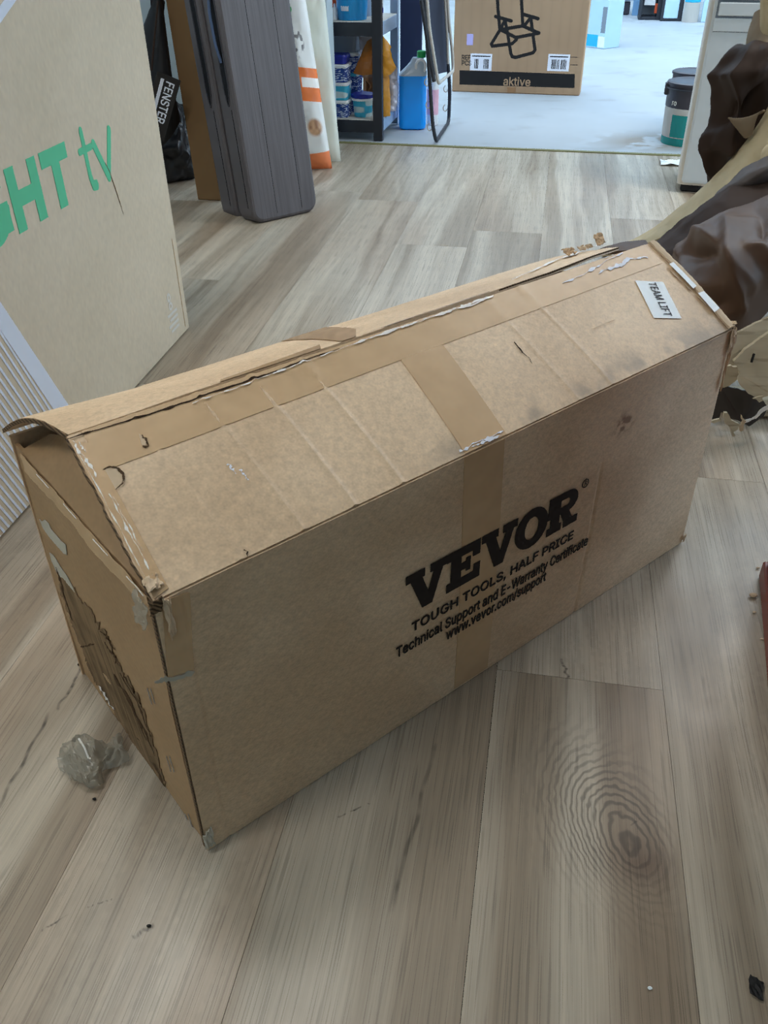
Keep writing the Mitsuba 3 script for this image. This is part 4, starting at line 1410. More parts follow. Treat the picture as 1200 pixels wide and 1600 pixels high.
ga = ab(onB(575, 30, SB + 0.3))[0]
t = put('grey_canister', lathe([(0, 0), (0.045, 0), (0.046, 0.18), (0.03, 0.2), (0, 0.2)], 28, B(ga - 0.01, SB + 0.33, z2 + 0.0012)), 'pale_steel', 'grey canister behind the cyan bucket on the upper shelf', 'canister', smooth=30)
put('maroon_box', obox(B(wa - 0.075, SB + 0.22, z2 + 0.001), BX, BY, UP, 0.09, 0.10, 0.20, 0.003), 'red_print', 'maroon box at the left of the upper shelf behind the white pot', 'box')

# ================================================================== jug of blue screenwash, bottle
Jl, Jr = fl(621, 203), fl(663, 203)
jc = (Jl + Jr) / 2 + BY * 0.05
jw = float(np.linalg.norm(Jr - Jl))
jx = unit(Jr - Jl)
jy = np.array([-jx[1], jx[0], 0])
jug = thing('screenwash_jug', 'jug of bright blue liquid with a green cap beside the shelving', 'jug')
jd = 0.13


def jring(w, d, z, cx=0.0, r=0.03, n=48):
    p = np.array(rounded(w, d, min(r, w / 2.01, d / 2.01)).exterior.segmentize(0.01).coords)[:-1]
    L = LineString(np.vstack([p, p[:1]]))
    q = np.array([L.interpolate(k / n, normalized=True).coords[0] for k in range(n)])
    return np.column_stack([q[:, 0] - w / 2 + cx, q[:, 1] - d / 2, np.full(n, z)])


def loft(rings):
    n = len(rings[0])
    V = np.vstack(rings + [rings[0].mean(0)[None], rings[-1].mean(0)[None]])
    Fc = []
    for i in range(len(rings) - 1):
        for j in range(n):
            k = (j + 1) % n
            Fc += [[i * n + j, i * n + k, (i + 1) * n + k], [i * n + j, (i + 1) * n + k, (i + 1) * n + j]]
    for j in range(n):
        k = (j + 1) % n
        Fc += [[len(V) - 2, k, j], [len(V) - 1, (len(rings) - 1) * n + j, (len(rings) - 1) * n + k]]
    m = trimesh.Trimesh(V, np.array(Fc), process=False)
    m.fix_normals()
    return m


jf = frame(jc + UP * 0.001, jx, jy, UP)
hz = ab(pl(641, 117, jc, jy))[2]
ht = ab(pl(650, 90, jc, jy))[2]
put(jug + '__liquid', mv(loft([jring(jw * 0.80, jd * 0.8, 0.0), jring(jw * 0.95, jd * 0.95, 0.008), jring(jw, jd, 0.03), jring(jw, jd, hz)]), jf), 'screenwash', 'bright blue liquid filling', smooth=40)
k = jw
put(jug + '__body', mv(loft([jring(k, jd, hz + 0.0005), jring(k * 0.96, jd * 0.98, hz + 0.012, 0.004), jring(k * 0.72, jd * 0.8, hz + (ht - hz) * 0.45, k * 0.10), jring(k * 0.52, jd * 0.62, hz + (ht - hz) * 0.75, k * 0.16), jring(k * 0.40, jd * 0.5, ht, k * 0.18)]), jf), 'clear_jug', smooth=40)
hp = [jc + jx * (k * (0.28 + 0.17 * math.cos(q))) - jy * (jd * 0.36) + UP * (hz + 0.050 + 0.036 * math.sin(q)) for q in np.linspace(0, 2 * np.pi, 25)[:-1]]
put(jug + '__handle', tube(hp, 0.008, 8, True), 'white_plastic')
put(jug + '__cap', lathe([(0, 0), (0.026, 0), (0.026, 0.03), (0.022, 0.034), (0, 0.034)], 28, jc + jx * k * 0.30 + UP * (ht + 0.002)), 'green_cap', smooth=30)
bc = fl(671, 200) + BY * 0.10
t = thing('pink_label_bottle', 'white bottle with a pink label behind the folding chair leg, right of the jug', 'bottle')
put(t + '__body', lathe([(0, 0), (0.033, 0), (0.036, 0.01), (0.036, 0.27), (0.016, 0.32), (0.014, 0.35), (0, 0.35)], 28, bc + UP * 0.001), 'white_plastic', smooth=30)
put(t + '__label', lathe([(0.0362, 0.06), (0.0368, 0.06), (0.0368, 0.20), (0.0362, 0.20), (0.0362, 0.06)], 28, bc + UP * 0.001), 'pink_label')
put(t + '__cap', lathe([(0, 0.351), (0.017, 0.351), (0.017, 0.385), (0, 0.386)], 20, bc + UP * 0.001), 'white_plastic')
# navy board behind
put('navy_board', obox(B(ab(onB(625, 100, 0.86))[0], 0.86, 0.001), BX, BY, UP, ab(onB(658, 100, 0.86))[0] - ab(onB(625, 100, 0.86))[0], 0.03, 1.3, 0.003), 'navy_panel', 'tall navy blue board standing behind the screenwash jug', 'board')

# ================================================================== folded chair seen edge-on
ch = thing('folding_chair', 'folded metal frame chair with dark cloth standing edge-on right of the jug', 'chair')
f0, f1 = fl(681, 225), fl(701, 194)
cd = unit(f1 - f0)
cn = np.array([cd[1], -cd[0], 0])


def onC(x, y, P=None):
    return pl(x, y, f0 if P is None else P, BY)


def onC1(x, y):
    return pl(x, y, f1, BY)


r_ = 0.009
legU = bend([onC(661, -30), onC(668, 75), onC(676, 195), f0 + UP * 0.012, f1 + UP * 0.012, onC1(703, 140), onC1(697, 60), onC1(690, -30)], 0.05)
put(ch + '__leg_frame', tube(legU, 0.0105, 10), 'black_steel')
q0, q1 = B(0, ab(f0)[1] - 0.06), B(0, ab(f1)[1] - 0.10)
A0 = lambda x, y: pl(x, y, q0, BY)
A1 = lambda x, y: pl(x, y, q1, BY)
r_seat = 0.009
seatU = bend([A0(665, -30), A0(671, 44), A0(685, 131), A1(708, 111), A1(707, 84), A1(701, 28), A1(698, -30)], 0.03)
put(ch + '__seat_frame', tube(seatU, r_seat, 10), 'rough_steel', 'bare silvery tube frame')
put(ch + '__seat_frame_sleeve', tube(bend([A0(664, 0) - BX * 0.02, A0(676, 80) - BX * 0.02, A0(684, 128) - BX * 0.02], 0.02), 0.010, 8), 'black_steel')
arm = [B(0, 0)[:0]] if False else None
put(ch + '__arm_rod', tube([pl(694, -30, q1, BY), pl(699, 60, q1, BY), pl(700, 100, q1, BY)], 0.008, 8), 'rough_steel')
pc = B(0, ab(f0)[1] + 0.10)
pd = B(0, ab(f1)[1] + 0.02)
S4 = [pl(660, -30, pc, BY), pl(676, 118, pc, BY), pl(699, 112, pd, BY), pl(701, -30, pd, BY)]
SG = np.array([[(1 - s) * ((1 - t) * S4[0] + t * S4[1]) + s * ((1 - t) * S4[3] + t * S4[2]) - BX * 0.03 * math.sin(3.14 * s) * math.sin(3.14 * t) for t in np.linspace(0, 1, 14)] for s in np.linspace(0, 1, 10)])
put(ch + '__sling', sheet(SG, 0.004), 'sling_cloth', smooth=40)
for fn, x, y in ((onC, 673, 130), (onC, 675, 165), (onC, 677, 200), (onC1, 701, 170), (onC1, 702, 140)):
    c0 = fn(x, y)
    hk = [c0 - BX * (0.008 + 0.022 * (1 - math.cos(q)) * 0.6) + UP * (-0.018 * math.sin(q) + 0.004) for q in np.linspace(0, 4.6, 12)]
    put(ch + '__hook', tube(hk, 0.003, 6), 'rough_steel')

# ================================================================== chair carton with line drawing
aL, aR = fl(706, 143), fl(905, 150)
AX = unit(aR - aL)
AN = np.array([AX[1], -AX[0], 0])
AWd = float(np.linalg.norm(aR - aL))
ac = thing('chair_carton', 'upright brown carton printed with a folding chair drawing, standing in the warehouse', 'carton')
me = mv(rbox(0, AWd, 0, 1.05, -0.16, 0, 0.005), frame(aL + UP * 0.001, AX, UP, AN))
put(ac + '__body', me, 'chair_carton_card')


def onA(x, y):
    P = pl(x, y, aL, AN)
    d = P - aL
    return float(d @ AX), float(d[2])


def carton_print(key, poly, m='black_ink', off=0.0004, th=0.0008, label=None):
    me = extr(poly, th)
    w = np.array([aL + AX * a + UP * (b + 0.001) + AN * (off + c) for a, b, c in me.vertices])
    me = trimesh.Trimesh(w, me.faces, process=False)
    me.fix_normals()
    put(ac + '__' + key, me, m, label)


def zz4(x, y):
    return onA(680 + x * 260 / 1200, y * 260 / 1200)


lines = [[(447, -60), (452, 60), (466, 212)], [(618, -60), (622, 0), (632, 190)], [(435, 120), (548, 152)], [(638, 105), (742, 136)], [(500, 150), (470, 215)],
         [(505, 155), (522, 240), (545, 385), (555, 410), (580, 415), (705, 382), (720, 362), (706, 262)], [(470, 215), (632, 188), (748, 240), (582, 272), (470, 215)],
         [(468, 215), (405, 318), (412, 334), (555, 316), (586, 286)], [(688, 130), (640, 190)], [(690, 135), (700, 210)]]
carton_print('chair_drawing', unary_union([LineString([zz4(*q) for q in l]).buffer(0.0105, cap_style=1) for l in lines]), 'black_ink', label='black line drawing of a folding chair')
carton_print('black_band', Polygon([zz4(176, 508), zz4(1006, 536), zz4(1004, 636), zz4(176, 610)]), 'navy_panel' if False else 'black_ink')
m = meshkit.text_mesh('aktive', 0.052, 0.0008, True)
p0, p1 = zz4(488, 600), zz4(684, 602)
m.apply_scale([(p1[0] - p0[0]) / (m.bounds[1][0] - m.bounds[0][0]), 1, 1])
w = np.array([aL + AX * (p0[0] + a) + UP * (p0[1] - 0.012 + b) + AN * (0.0016 + c) for a, b, c in m.vertices])
put(ac + '__lettering', trimesh.Trimesh(w, m.faces, process=False), 'chair_carton_card')
for (x0, y0, x1, y1) in ((250, 390, 412, 508), (806, 394, 974, 512)):
    A_, B_ = zz4(x0, y1), zz4(x1, y0)
    carton_print('barcode_label', sbox(A_[0], A_[1], B_[0], B_[1]), 'barcode_paper')
    bars = []
    rng2 = random.Random(x0)
    w_, h_ = B_[0] - A_[0], B_[1] - A_[1]
    for lo, hi in (((0.20, 0.40), (0.62, 0.86)) if x0 < 500 else ((0.18, 0.52), (0.60, 0.86))):
        q = lo
        while q < hi:
            wd = rng2.choice((0.012, 0.022, 0.034))
            bars.append(sbox(A_[0] + q * w_, A_[1] + 0.12 * h_, A_[0] + (q + wd) * w_, A_[1] + 0.68 * h_))
            q += wd + rng2.choice((0.014, 0.024))
    bars.append(sbox(A_[0] + 0.08 * w_, A_[1] + 0.82 * h_, A_[0] + 0.92 * w_, A_[1] + 0.88 * h_))
    carton_print('barcode', unary_union(bars), 'black_ink', 0.0016)
A_, B_ = zz4(226, 326), zz4(276, 246)
carton_print('lilac_sticker', sbox(A_[0], A_[1], B_[0], B_[1]), 'lilac_paper')
for txt_, x, y, h in (('REF', 188, 430, 0.030), ('PCS', 188, 470, 0.030)):
    m = meshkit.text_mesh(txt_, h, 0.0008, True)
    p0 = zz4(x, y)
    w = np.array([aL + AX * (p0[0] + a * 0.9) + UP * (p0[1] + b) + AN * (0.0004 + c) for a, b, c in m.vertices])
    put(ac + '__lettering', trimesh.Trimesh(w, m.faces, process=False), 'black_ink')
for y in (412, 468):
    carton_print('ruled_line', LineString([zz4(974, y), zz4(1026, y + 2)]).buffer(0.0016), 'black_ink')
carton_print('tape_piece', Polygon([zz4(520, 630), zz4(580, 632), zz4(580, 668), zz4(520, 666)]), 'tape_dark', 0.0016)

# ================================================================== pale cyan package and the far objects
cL, cR = fl(905, 72), fl(943, 77)
X_ = unit(cR - cL)
cyb = thing('cyan_package', 'pale white and cyan printed package standing behind the chair carton', 'package')
N_ = np.array([X_[1], -X_[0], 0])
wdt = float(np.linalg.norm(cR - cL))
put(cyb + '__body', mv(rbox(0, wdt, 0, 0.62, -0.22, 0, 0.004), frame(cL + UP * 0.001, X_, UP, N_)), 'pale_blue')
put(cyb + '__cyan_base', mv(rbox(0.01, wdt * 0.72, 0.012, 0.11, 0.0, 0.0012, 0.0004), frame(cL, X_, UP, N_)), 'bright_cyan')
put(cyb + '__print', extr(Polygon([(0.0, 0.40), (0.0, 0.54), (wdt * 0.62, 0.42), (wdt * 0.98, 0.36), (wdt * 0.98, 0.42), (wdt * 0.6, 0.50), (0.2, 0.44)]).buffer(0), 0.0012, frame(cL + N_ * 0.0002, X_, UP, N_)), 'bright_cyan')
put(cyb + '__white_corner', mv(rbox(wdt * 0.74, wdt * 0.995, 0.012, 0.10, 0.0, 0.0012, 0.0004), frame(cL, X_, UP, N_)), 'white_plastic')
put(cyb + '__grey_print', mv(rbox(wdt * 0.80, wdt * 0.97, 0.13, 0.34, 0.0, 0.0012, 0.0004), frame(cL, X_, UP, N_)), 'vent_grey')
put(cyb + '__green_mark', extr(Point(0, 0).buffer(0.03, 12), 0.0012, frame(cL + X_ * wdt * 0.68 + UP * 0.51 + N_ * 0.0002, X_, UP, N_)), 'green_cap')

F0, F1 = fl(958, 26), fl(1088, 38)
FX_ = unit(BX)
FN_ = -BY


def far_at(px, py):
    """foot point on the far row of objects"""
    return fl(px, py)


def spanat(xa, xb, yb):
    P, Q = fl(xa, yb), fl(xb, yb)
    return P, BX, float((Q - P) @ BX)


P, X_, w_ = spanat(940, 996, 24)
N_ = np.array([X_[1], -X_[0], 0])
bs = thing('blue_shelf_rack', 'blue steel shelf rack far back in the warehouse, left of the dark display case', 'rack')
fr = frame(P, X_, UP, N_)
for a in (0.0, w_ - 0.07):
    put(bs + '__post', mv(rbox(a, a + 0.07, 0.001, 1.6, -0.06, 0, 0.003), fr), 'blue_steel')
for z in (0.16, 0.66):
    put(bs + '__beam', mv(rbox(0.071, w_ - 0.071, z, z + 0.10, -0.05, -0.005, 0.003), fr), 'blue_steel')
    put(bs + '__deck', mv(rbox(0.071, w_ - 0.071, z + 0.085, z + 0.098, -0.50, -0.051, 0.003), fr), 'blue_steel')
put('navy_crate', mv(rbox(0.10, w_ - 0.10, 0.262, 0.56, -0.42, -0.06, 0.01), fr), 'navy_panel', 'dark navy crate on the lower level of the far blue rack', 'crate')
put('dark_bin', mv(rbox(0.10, w_ - 0.10, 0.002, 0.14, -0.40, -0.08, 0.01), fr), 'lid_dark', 'dark bin on the floor under the far blue rack', 'bin')
P, X_, w_ = spanat(997, 1030, 31)
N_ = np.array([X_[1], -X_[0], 0])
fr = frame(P, X_, UP, N_)
dc = thing('display_case', 'dark framed display case with a white sheet inside, far back in the warehouse', 'case')
put(dc + '__frame', cat([mv(rbox(a, b, c, d, -0.3, 0, 0.003), fr) for a, b, c, d in ((0, 0.03, 0.001, 1.5), (w_ - 0.04, w_, 0.001, 1.5), (0.03, w_ - 0.04, 0.001, 0.03))]), 'black_steel')
put(dc + '__sheet', mv(rbox(w_ * 0.2, w_ * 0.72, 0.14, 1.4, -0.12, -0.10, 0.002), fr), 'white_plastic')
put(dc + '__back', mv(rbox(0.031, w_ - 0.041, 0.031, 1.5, -0.29, -0.27, 0.002), fr), 'vent_grey')
put(dc + '__red_mark', mv(rbox(w_ * 0.72, w_ * 0.88, 0.06, 0.16, -0.10, -0.08, 0.002), fr), 'red_print')
P, X_, w_ = spanat(1031, 1064, 33)
N_ = np.array([X_[1], -X_[0], 0])
fr = frame(P, X_, UP, N_)
pn = thing('pale_blue_cabinet', 'pale blue cabinet door with a dark frame beside the display case, far back', 'cabinet')
put(pn + '__frame', mv(rbox(0, w_, 0.001, 1.6, -0.20, 0, 0.004), fr), 'black_steel')
put(pn + '__door', mv(rbox(0.03, w_ - 0.05, 0.03, 1.58, 0.001, 0.02, 0.006), fr), 'pale_blue')
P = fl(1077, 34) - BY * 0.02
cy = thing('cyan_cylinder', 'cyan gas cylinder between the pale cabinet and the lilac panel, far back', 'cylinder')
put(cy + '__body', lathe([(0, 0.2), (0.085, 0.2), (0.085, 1.2), (0, 1.2)], 28, P), 'bright_cyan', smooth=30)
put(cy + '__base', lathe([(0, 0.001), (0.088, 0.001), (0.088, 0.10), (0.085, 0.198), (0, 0.198)], 28, P), 'grey_board', smooth=30)
P, X_, w_ = spanat(1086, 1118, 35)
N_ = np.array([X_[1], -X_[0], 0])
put('lilac_panel', mv(rbox(0.06, w_, 0.001, 1.6, -0.05, 0, 0.004), frame(P, X_, UP, N_)), 'lilac_paper' if False else 'pale_blue', 'pale lilac-blue board standing right of the cyan cylinder, far back', 'board')

# ================================================================== paint buckets
def paint_bucket(o, r, h, label, front):
    t = thing('paint_bucket', label, 'bucket', 'paint buckets by the threshold')
    o = o + UP * 0.001
    put(t + '__base_band', lathe([(0, 0), (r * 0.93, 0), (r * 0.94, h * 0.12), (0, h * 0.12)], 40, o), 'teal', smooth=30)
    put(t + '__body', lathe([(0, h * 0.122), (r * 0.94, h * 0.122), (r * 0.98, h * 0.60), (0, h * 0.60)], 40, o), 'paint_grey', smooth=30)
    put(t + '__dark_band', lathe([(0, h * 0.602), (r * 0.985, h * 0.602), (r, h * 0.95), (0, h * 0.95)], 40, o), 'lid_dark', smooth=30)
    put(t + '__lid', lathe([(0, h * 0.951), (r * 1.05, h * 0.951), (r * 1.05, h * 0.985), (r * 0.96, h), (r * 0.9, h * 0.985), (0, h * 0.985)], 40, o), 'lid_dark', smooth=30)
    if front:
        d0 = math.atan2(-o[1], -o[0]) - 0.70
        lbl = []
        for q in np.linspace(0.0, 1.1, 12):
            for z, rr in ((h * 0.14, 0.9435), (h * 0.50, 0.9735)):
                lbl.append(o + np.array([math.cos(d0 + q), math.sin(d0 + q), 0]) * (r * rr + 0.0015) + UP * z)
        Fc = [[2 * i, 2 * i + 2, 2 * i + 3] for i in range(11)] + [[2 * i, 2 * i + 3, 2 * i + 1] for i in range(11)]
        put(t + '__label', trimesh.Trimesh(np.array(lbl), np.array(Fc), process=False), 'teal')
        for s_ in (-1,):
            a0 = math.atan2(-o[1], -o[0]) - 1.45
            e = np.array([math.cos(a0), math.sin(a0), 0])
            put(t + '__handle_lug', mv(rbox(-0.012, 0.012, -0.02, 0.02, -0.05, 0.01, 0.004), frame(o + e * (r * 1.02) + UP * h * 0.93, e, np.cross(UP, e), UP)), 'lid_dark')
        hd = [o + np.array([math.cos(q), math.sin(q), 0]) * r * 1.06 + UP * (h * 0.90 - 0.0 * q) for q in np.linspace(a0, a0 + 3.1, 20)]
        put(t + '__handle', tube(hd, 0.004, 6), 'black_steel')
        n0 = math.atan2(-o[1], -o[0]) - 0.75
        m = meshkit.text_mesh('HQ', 0.028, 0.001, True)
        e = np.array([math.cos(n0), math.sin(n0), 0])
        tq = np.cross(UP, e)
        # curved lettering is not readable in the photo; only its last letters show
        put(t + '__lettering', mv(meshkit.text_mesh('ro', 0.026, 0.002, True), frame(o + e * (r * 0.995) + UP * h * 0.65 - tq * 0.01, tq, UP, e)), 'faint_ink')


br_ = 0.142
bo = fl(1072, 229) + BY * 0.11
paint_bucket(bo, br_, 0.315, 'grey and teal paint bucket with a dark lid at the threshold, beside the white appliance', True)
paint_bucket(bo + BY * 0.36 + BX * 0.03, 0.125, 0.315, 'dark lidded paint bucket just behind the teal one, mostly hidden', False)
fp = fl(1047, 257)
G = np.array([[fp + BX * (a * 0.024 - 0.05) + BY * (b * 0.02 - 0.04) + UP * (0.004 + 0.05 * abs(nz(a * 0.9, b * 0.9, 90, 2))) for b in range(6)] for a in range(6)])
put('film_scrap', sheet(G, 0.0008), 'tape_gloss', 'scrap of shiny clear film on the laminate just before the threshold', 'scrap')

# ================================================================== white appliance
aF = fl(1055, 300)
ap = thing('white_appliance', 'tall white appliance with louvred vents standing right of the threshold', 'appliance')
Xa = np.array([math.cos(0.305), -math.sin(0.305), 0.0])
Na = np.array([Xa[1], -Xa[0], 0])
HA, WA, DA = 1.25, 0.50, 0.36
pf = rounded(WA, DA, 0.035)
put(ap + '__body', extr(affinity.translate(pf, 0, -DA), HA, mv(trimesh.Trimesh(), np.eye(4)) and frame(aF - Na * 0.0 + UP * 0.035, Xa, Na, UP)) if False else
    extr(affinity.translate(pf, 0, -DA), HA, frame(aF + UP * 0.035, Xa, Na, UP)), 'appliance_beige', smooth=30)
put(ap + '__front_panel', mv(rbox(0.018, WA - 0.018, 0.012, HA - 0.012, 0.0005, 0.012, 0.010), frame(aF + UP * 0.035, Xa, UP, Na)), 'appliance_white')


def onP(x, y):
    P = pl(x, y, aF + Na * 0.012, Na)
    d = P - aF
    return float(d @ Xa), float(d[2] - 0.035)


v0, v1 = onP(1118, 50)[1], onP(1118, -40)[1]
put(ap + '__vent_recess', mv(rbox(onP(1117, 30)[0], WA - 0.06, v0, v1, 0.0121, 0.0126, 0.0002), frame(aF + UP * 0.035, Xa, UP, Na)), 'vent_grey')
for i, (yt, yb) in enumerate(((3, 26), (-20, 1), (-42, -22))):
    zt, zb = onP(1118, yt)[1], onP(1118, yb)[1]
    put(ap + '__louvre', mv(rbox(onP(1120, 30)[0], WA - 0.065, zb + 0.004, zt, 0.013, 0.024, 0.003), frame(aF + UP * 0.035, Xa, UP, Na)), 'appliance_white')
put(ap + '__vent_lip', mv(rbox(onP(1116, 30)[0], WA - 0.06, onP(1118, 49)[1], onP(1118, 28)[1], 0.0127, 0.018, 0.002), frame(aF + UP * 0.035, Xa, UP, Na)), 'appliance_white')
for a in (0.05, WA - 0.10):
    for b in (-0.05, -DA + 0.05):
        put(ap + '__foot', mv(rbox(a - 0.03, a + 0.05, -0.030 + b * 0, 0.034 - 0.0, 0, 0, 0.0) if False else rbox(a - 0.03, a + 0.06, 0.001, 0.0345, b - 0.035, b + 0.035, 0.006), frame(aF, Xa, UP, Na)), 'matte_black')

# ================================================================== brown and beige canopy cloth heap on the right
cl = thing('canopy_cloth', 'heap of folded brown and beige canopy cloth behind the right end of the brown carton', 'cloth')
put(cl + '__beige_band', cloth([[(940, 392, 3.20), (1000, 384, 3.16), (1045, 364, 3.10), (1128, 304, 3.02), (1215, 250, 2.98)],
                               [(945, 386, 3.26), (1005, 372, 3.22), (1060, 338, 3.16), (1135, 275, 3.08), (1215, 190, 3.02)],
                               [(960, 382, 3.34), (1010, 362, 3.32), (1062, 322, 3.26), (1140, 250, 3.18), (1215, 130, 3.10)]], 40, 90, 0.02, 0.02, 6, 1), 'beige_cloth', smooth=60)
put(cl + '__beige_flap', cloth([[(1183, 165, 2.96), (1200, 158, 2.95), (1215, 150, 2.95)], [(1186, 150, 2.98), (1200, 140, 2.96), (1215, 130, 2.96)], [(1195, 135, 2.98), (1205, 125, 2.97), (1215, 118, 2.97)]], 20, 20, 0.006, 0.006, 6, 12) if False else
    cloth([[(1188, 250, 2.90), (1200, 246, 2.88), (1220, 240, 2.88)], [(1190, 236, 2.92), (1203, 228, 2.90), (1220, 222, 2.90)], [(1198, 226, 2.94), (1208, 220, 2.92), (1220, 214, 2.92)]], 20, 20, 0.006, 0.004, 6, 12), 'beige_cloth', smooth=60)
put(cl + '__upper_fold', cloth([[(1105, 285, 3.34), (1118, 282, 3.28), (1150, 270, 3.24), (1225, 200, 3.22)],
                               [(1106, 240, 3.36), (1116, 225, 3.22), (1152, 222, 3.20), (1225, 150, 3.18)],
                               [(1120, 190, 3.36), (1128, 182, 3.20), (1165, 170, 3.14), (1225, 120, 3.14)],
                               [(1134, 130, 3.36), (1142, 118, 3.22), (1178, 105, 3.12), (1225, 80, 3.12)],
                               [(1150, 95, 3.40), (1158, 72, 3.30), (1185, 66, 3.22), (1225, 62, 3.22)]], 70, 60, 0.02, 0.035, 7, 2, (1.2, 1, 0.7), ((0.05, 0.3, 0.45, 0.12, 0.05, 0.06), (0.5, 0.1, 0.95, 0.35, 0.05, 0.07), (0.1, 0.55, 0.9, 0.6, 0.04, 0.06), (0.45, 0.2, 0.55, 0.9, -0.05, 0.07), (0.75, 0.15, 0.7, 0.8, 0.045, 0.05), (0.25, 0.35, 0.3, 0.9, 0.04, 0.05))), 'dark_brown_cloth', 'dark brown folded upper part', smooth=60)
put(cl + '__taupe_fold', cloth([[(1160, 212, 3.11), (1166, 216, 3.10), (1176, 210, 3.09)], [(1138, 186, 3.12), (1160, 190, 3.09), (1186, 178, 3.08)], [(1146, 184, 3.13), (1166, 182, 3.10), (1196, 172, 3.09)]], 24, 24, 0.006, 0.008, 8, 5), 'taupe_cloth', smooth=60)
put(cl + '__taupe_fold', cloth([[(1164, 72, 3.30), (1186, 66, 3.22), (1212, 68, 3.2)], [(1168, 52, 3.32), (1188, 44, 3.26), (1212, 44, 3.24)], [(1178, 20, 3.34), (1192, 14, 3.30), (1212, 12, 3.28)]], 24, 24, 0.006, 0.012, 8, 6), 'taupe_cloth', smooth=60)
put(cl + '__dark_fold', cloth([[(1000, 384, 2.92), (1030, 392, 2.80), (1072, 400, 2.66), (1120, 380, 2.60), (1225, 330, 2.60)],
                              [(1010, 380, 2.96), (1050, 362, 2.88), (1100, 330, 2.80), (1150, 315, 2.76), (1225, 300, 2.74)],
                              [(1025, 376, 3.02), (1062, 345, 2.98), (1115, 305, 2.92), (1160, 290, 2.88), (1225, 270, 2.86)]], 50, 80, 0.02, 0.03, 7, 3), 'dark_brown_cloth', 'dark brown fold', smooth=60)
put(cl + '__grey_fold', cloth([[(1112, 314, 2.94), (1130, 303, 2.90), (1165, 300, 2.86), (1225, 275, 2.84)], [(1116, 300, 2.95), (1140, 286, 2.90), (1175, 272, 2.84), (1225, 252, 2.82)], [(1130, 285, 2.98), (1150, 270, 2.94), (1180, 250, 2.90), (1225, 232, 2.88)]], 40, 50, 0.012, 0.03, 8, 4), 'charcoal_cloth', smooth=60)
put(cl + '__brown_panel', cloth([[(1100, 560, 2.02), (1140, 540, 1.98), (1175, 512, 2.00), (1230, 450, 2.08)],
                                [(1075, 480, 2.10), (1110, 470, 2.00), (1160, 430, 1.98), (1230, 395, 2.04)],
                                [(1058, 430, 2.26), (1092, 400, 2.14), (1150, 365, 2.08), (1230, 345, 2.12)],
                                [(1046, 402, 2.44), (1080, 358, 2.40), (1140, 326, 2.36), (1230, 296, 2.36)]], 80, 80, 0.012, 0.030, 6.0, 11, (1, 1, 0.6), ((0.95, 0.35, 0.25, 0.75, 0.035, 0.07), (0.9, 0.6, 0.15, 0.62, 0.030, 0.05), (0.98, 0.15, 0.45, 0.22, 0.028, 0.06), (0.6, 0.05, 0.35, 0.5, 0.02, 0.05), (0.75, 0.2, 0.55, 0.6, -0.035, 0.07), (0.55, 0.75, 0.1, 0.95, 0.025, 0.06), (0.35, 0.2, 0.2, 0.6, -0.02, 0.06), (0.92, 0.8, 0.5, 0.95, -0.03, 0.06))), 'brown_cloth', 'satin brown cloth panel bulging towards the carton', smooth=60)
put(cl + '__pole_sleeve', tube([at(1206, -40, 3.25), at(1205, 60, 3.25)], 0.035, 16), 'beige_cloth', smooth=30)
put(cl + '__brown_tongue', cloth([[(930, 394, 3.06), (965, 392, 2.98), (1010, 388, 2.92)], [(938, 388, 3.10), (970, 382, 3.04), (1012, 380, 2.98)], [(950, 385, 3.14), (975, 377, 3.10), (1008, 374, 3.06)]], 20, 40, 0.012, 0.01, 8, 13), 'brown_cloth', smooth=60)
# the heap goes on to the right and slopes down to the floor
def spread(key, edge, m_, seed):
    rows = []
    for x, y, d in edge:
        yf = float(np.interp(d, [1.6, 2.0, 2.6, 3.2, 3.8], [760, 640, 500, 395, 325]))
        rows.append([(x, y, d + 0.02), (x + 120, y + 0.22 * (yf - y), d + 0.02), (x + 230, y + 0.62 * (yf - y), d), (x + 300, yf - 4, d)])
    put(cl + '__' + key, cloth(rows, 36, 60, 0.012, 0.03, 6, seed), m_, smooth=60)


spread('side_fold', [(1218, 452, 2.08), (1218, 396, 2.04), (1218, 346, 2.12), (1218, 297, 2.36)], 'brown_cloth', 31)
spread('side_fold', [(1214, 332, 2.60), (1214, 300, 2.74), (1214, 272, 2.86), (1214, 252, 2.90)], 'dark_brown_cloth', 32)
spread('side_fold', [(1206, 252, 2.98), (1206, 192, 3.02), (1206, 138, 3.10)], 'beige_cloth', 33)
spread('side_fold', [(1214, 204, 3.22), (1214, 152, 3.18), (1214, 120, 3.14), (1214, 82, 3.12), (1214, 64, 3.22)], 'dark_brown_cloth', 34)

# ================================================================== torn cream carton under the cloth
tc = thing('torn_carton', 'torn cream cardboard packaging on the floor under the brown cloth', 'carton')


def plate(pts, Y, m, key, th=0.007, tilt=0.0, label=None, wr=0.006, seed=0):
    """cardboard plate with a ragged outline, standing near depth Y"""
    P = np.array([at(x, y, Y) for x, y in pts])
    o = P.mean(0)
    pg = Polygon([(q[0] - o[0], q[2] - o[2]) for q in P]).buffer(0)
    co = np.array(pg.exterior.segmentize(0.012).coords)[:-1]
    r2 = np.random.default_rng(seed)
    co += r2.normal(0, 0.0016, co.shape)
    me = trimesh.creation.extrude_polygon(Polygon(co).buffer(0), th, engine='earcut')
    v = me.vertices
    w = np.stack([o[0] + v[:, 0], np.full(len(v), o[1]) + v[:, 2] - th + tilt * v[:, 1] + wr * np.sin(v[:, 0] * 20 + seed), o[2] + v[:, 1]], 1)
    w[:, 2] = np.maximum(w[:, 2], 0.002)
    me = trimesh.Trimesh(w, me.faces, process=False)
    me.fix_normals()
    put(tc + '__' + key, me, m, label)


def z7(x, y):
    return 1080 + x * 0.1375, 480 + y * 0.1375


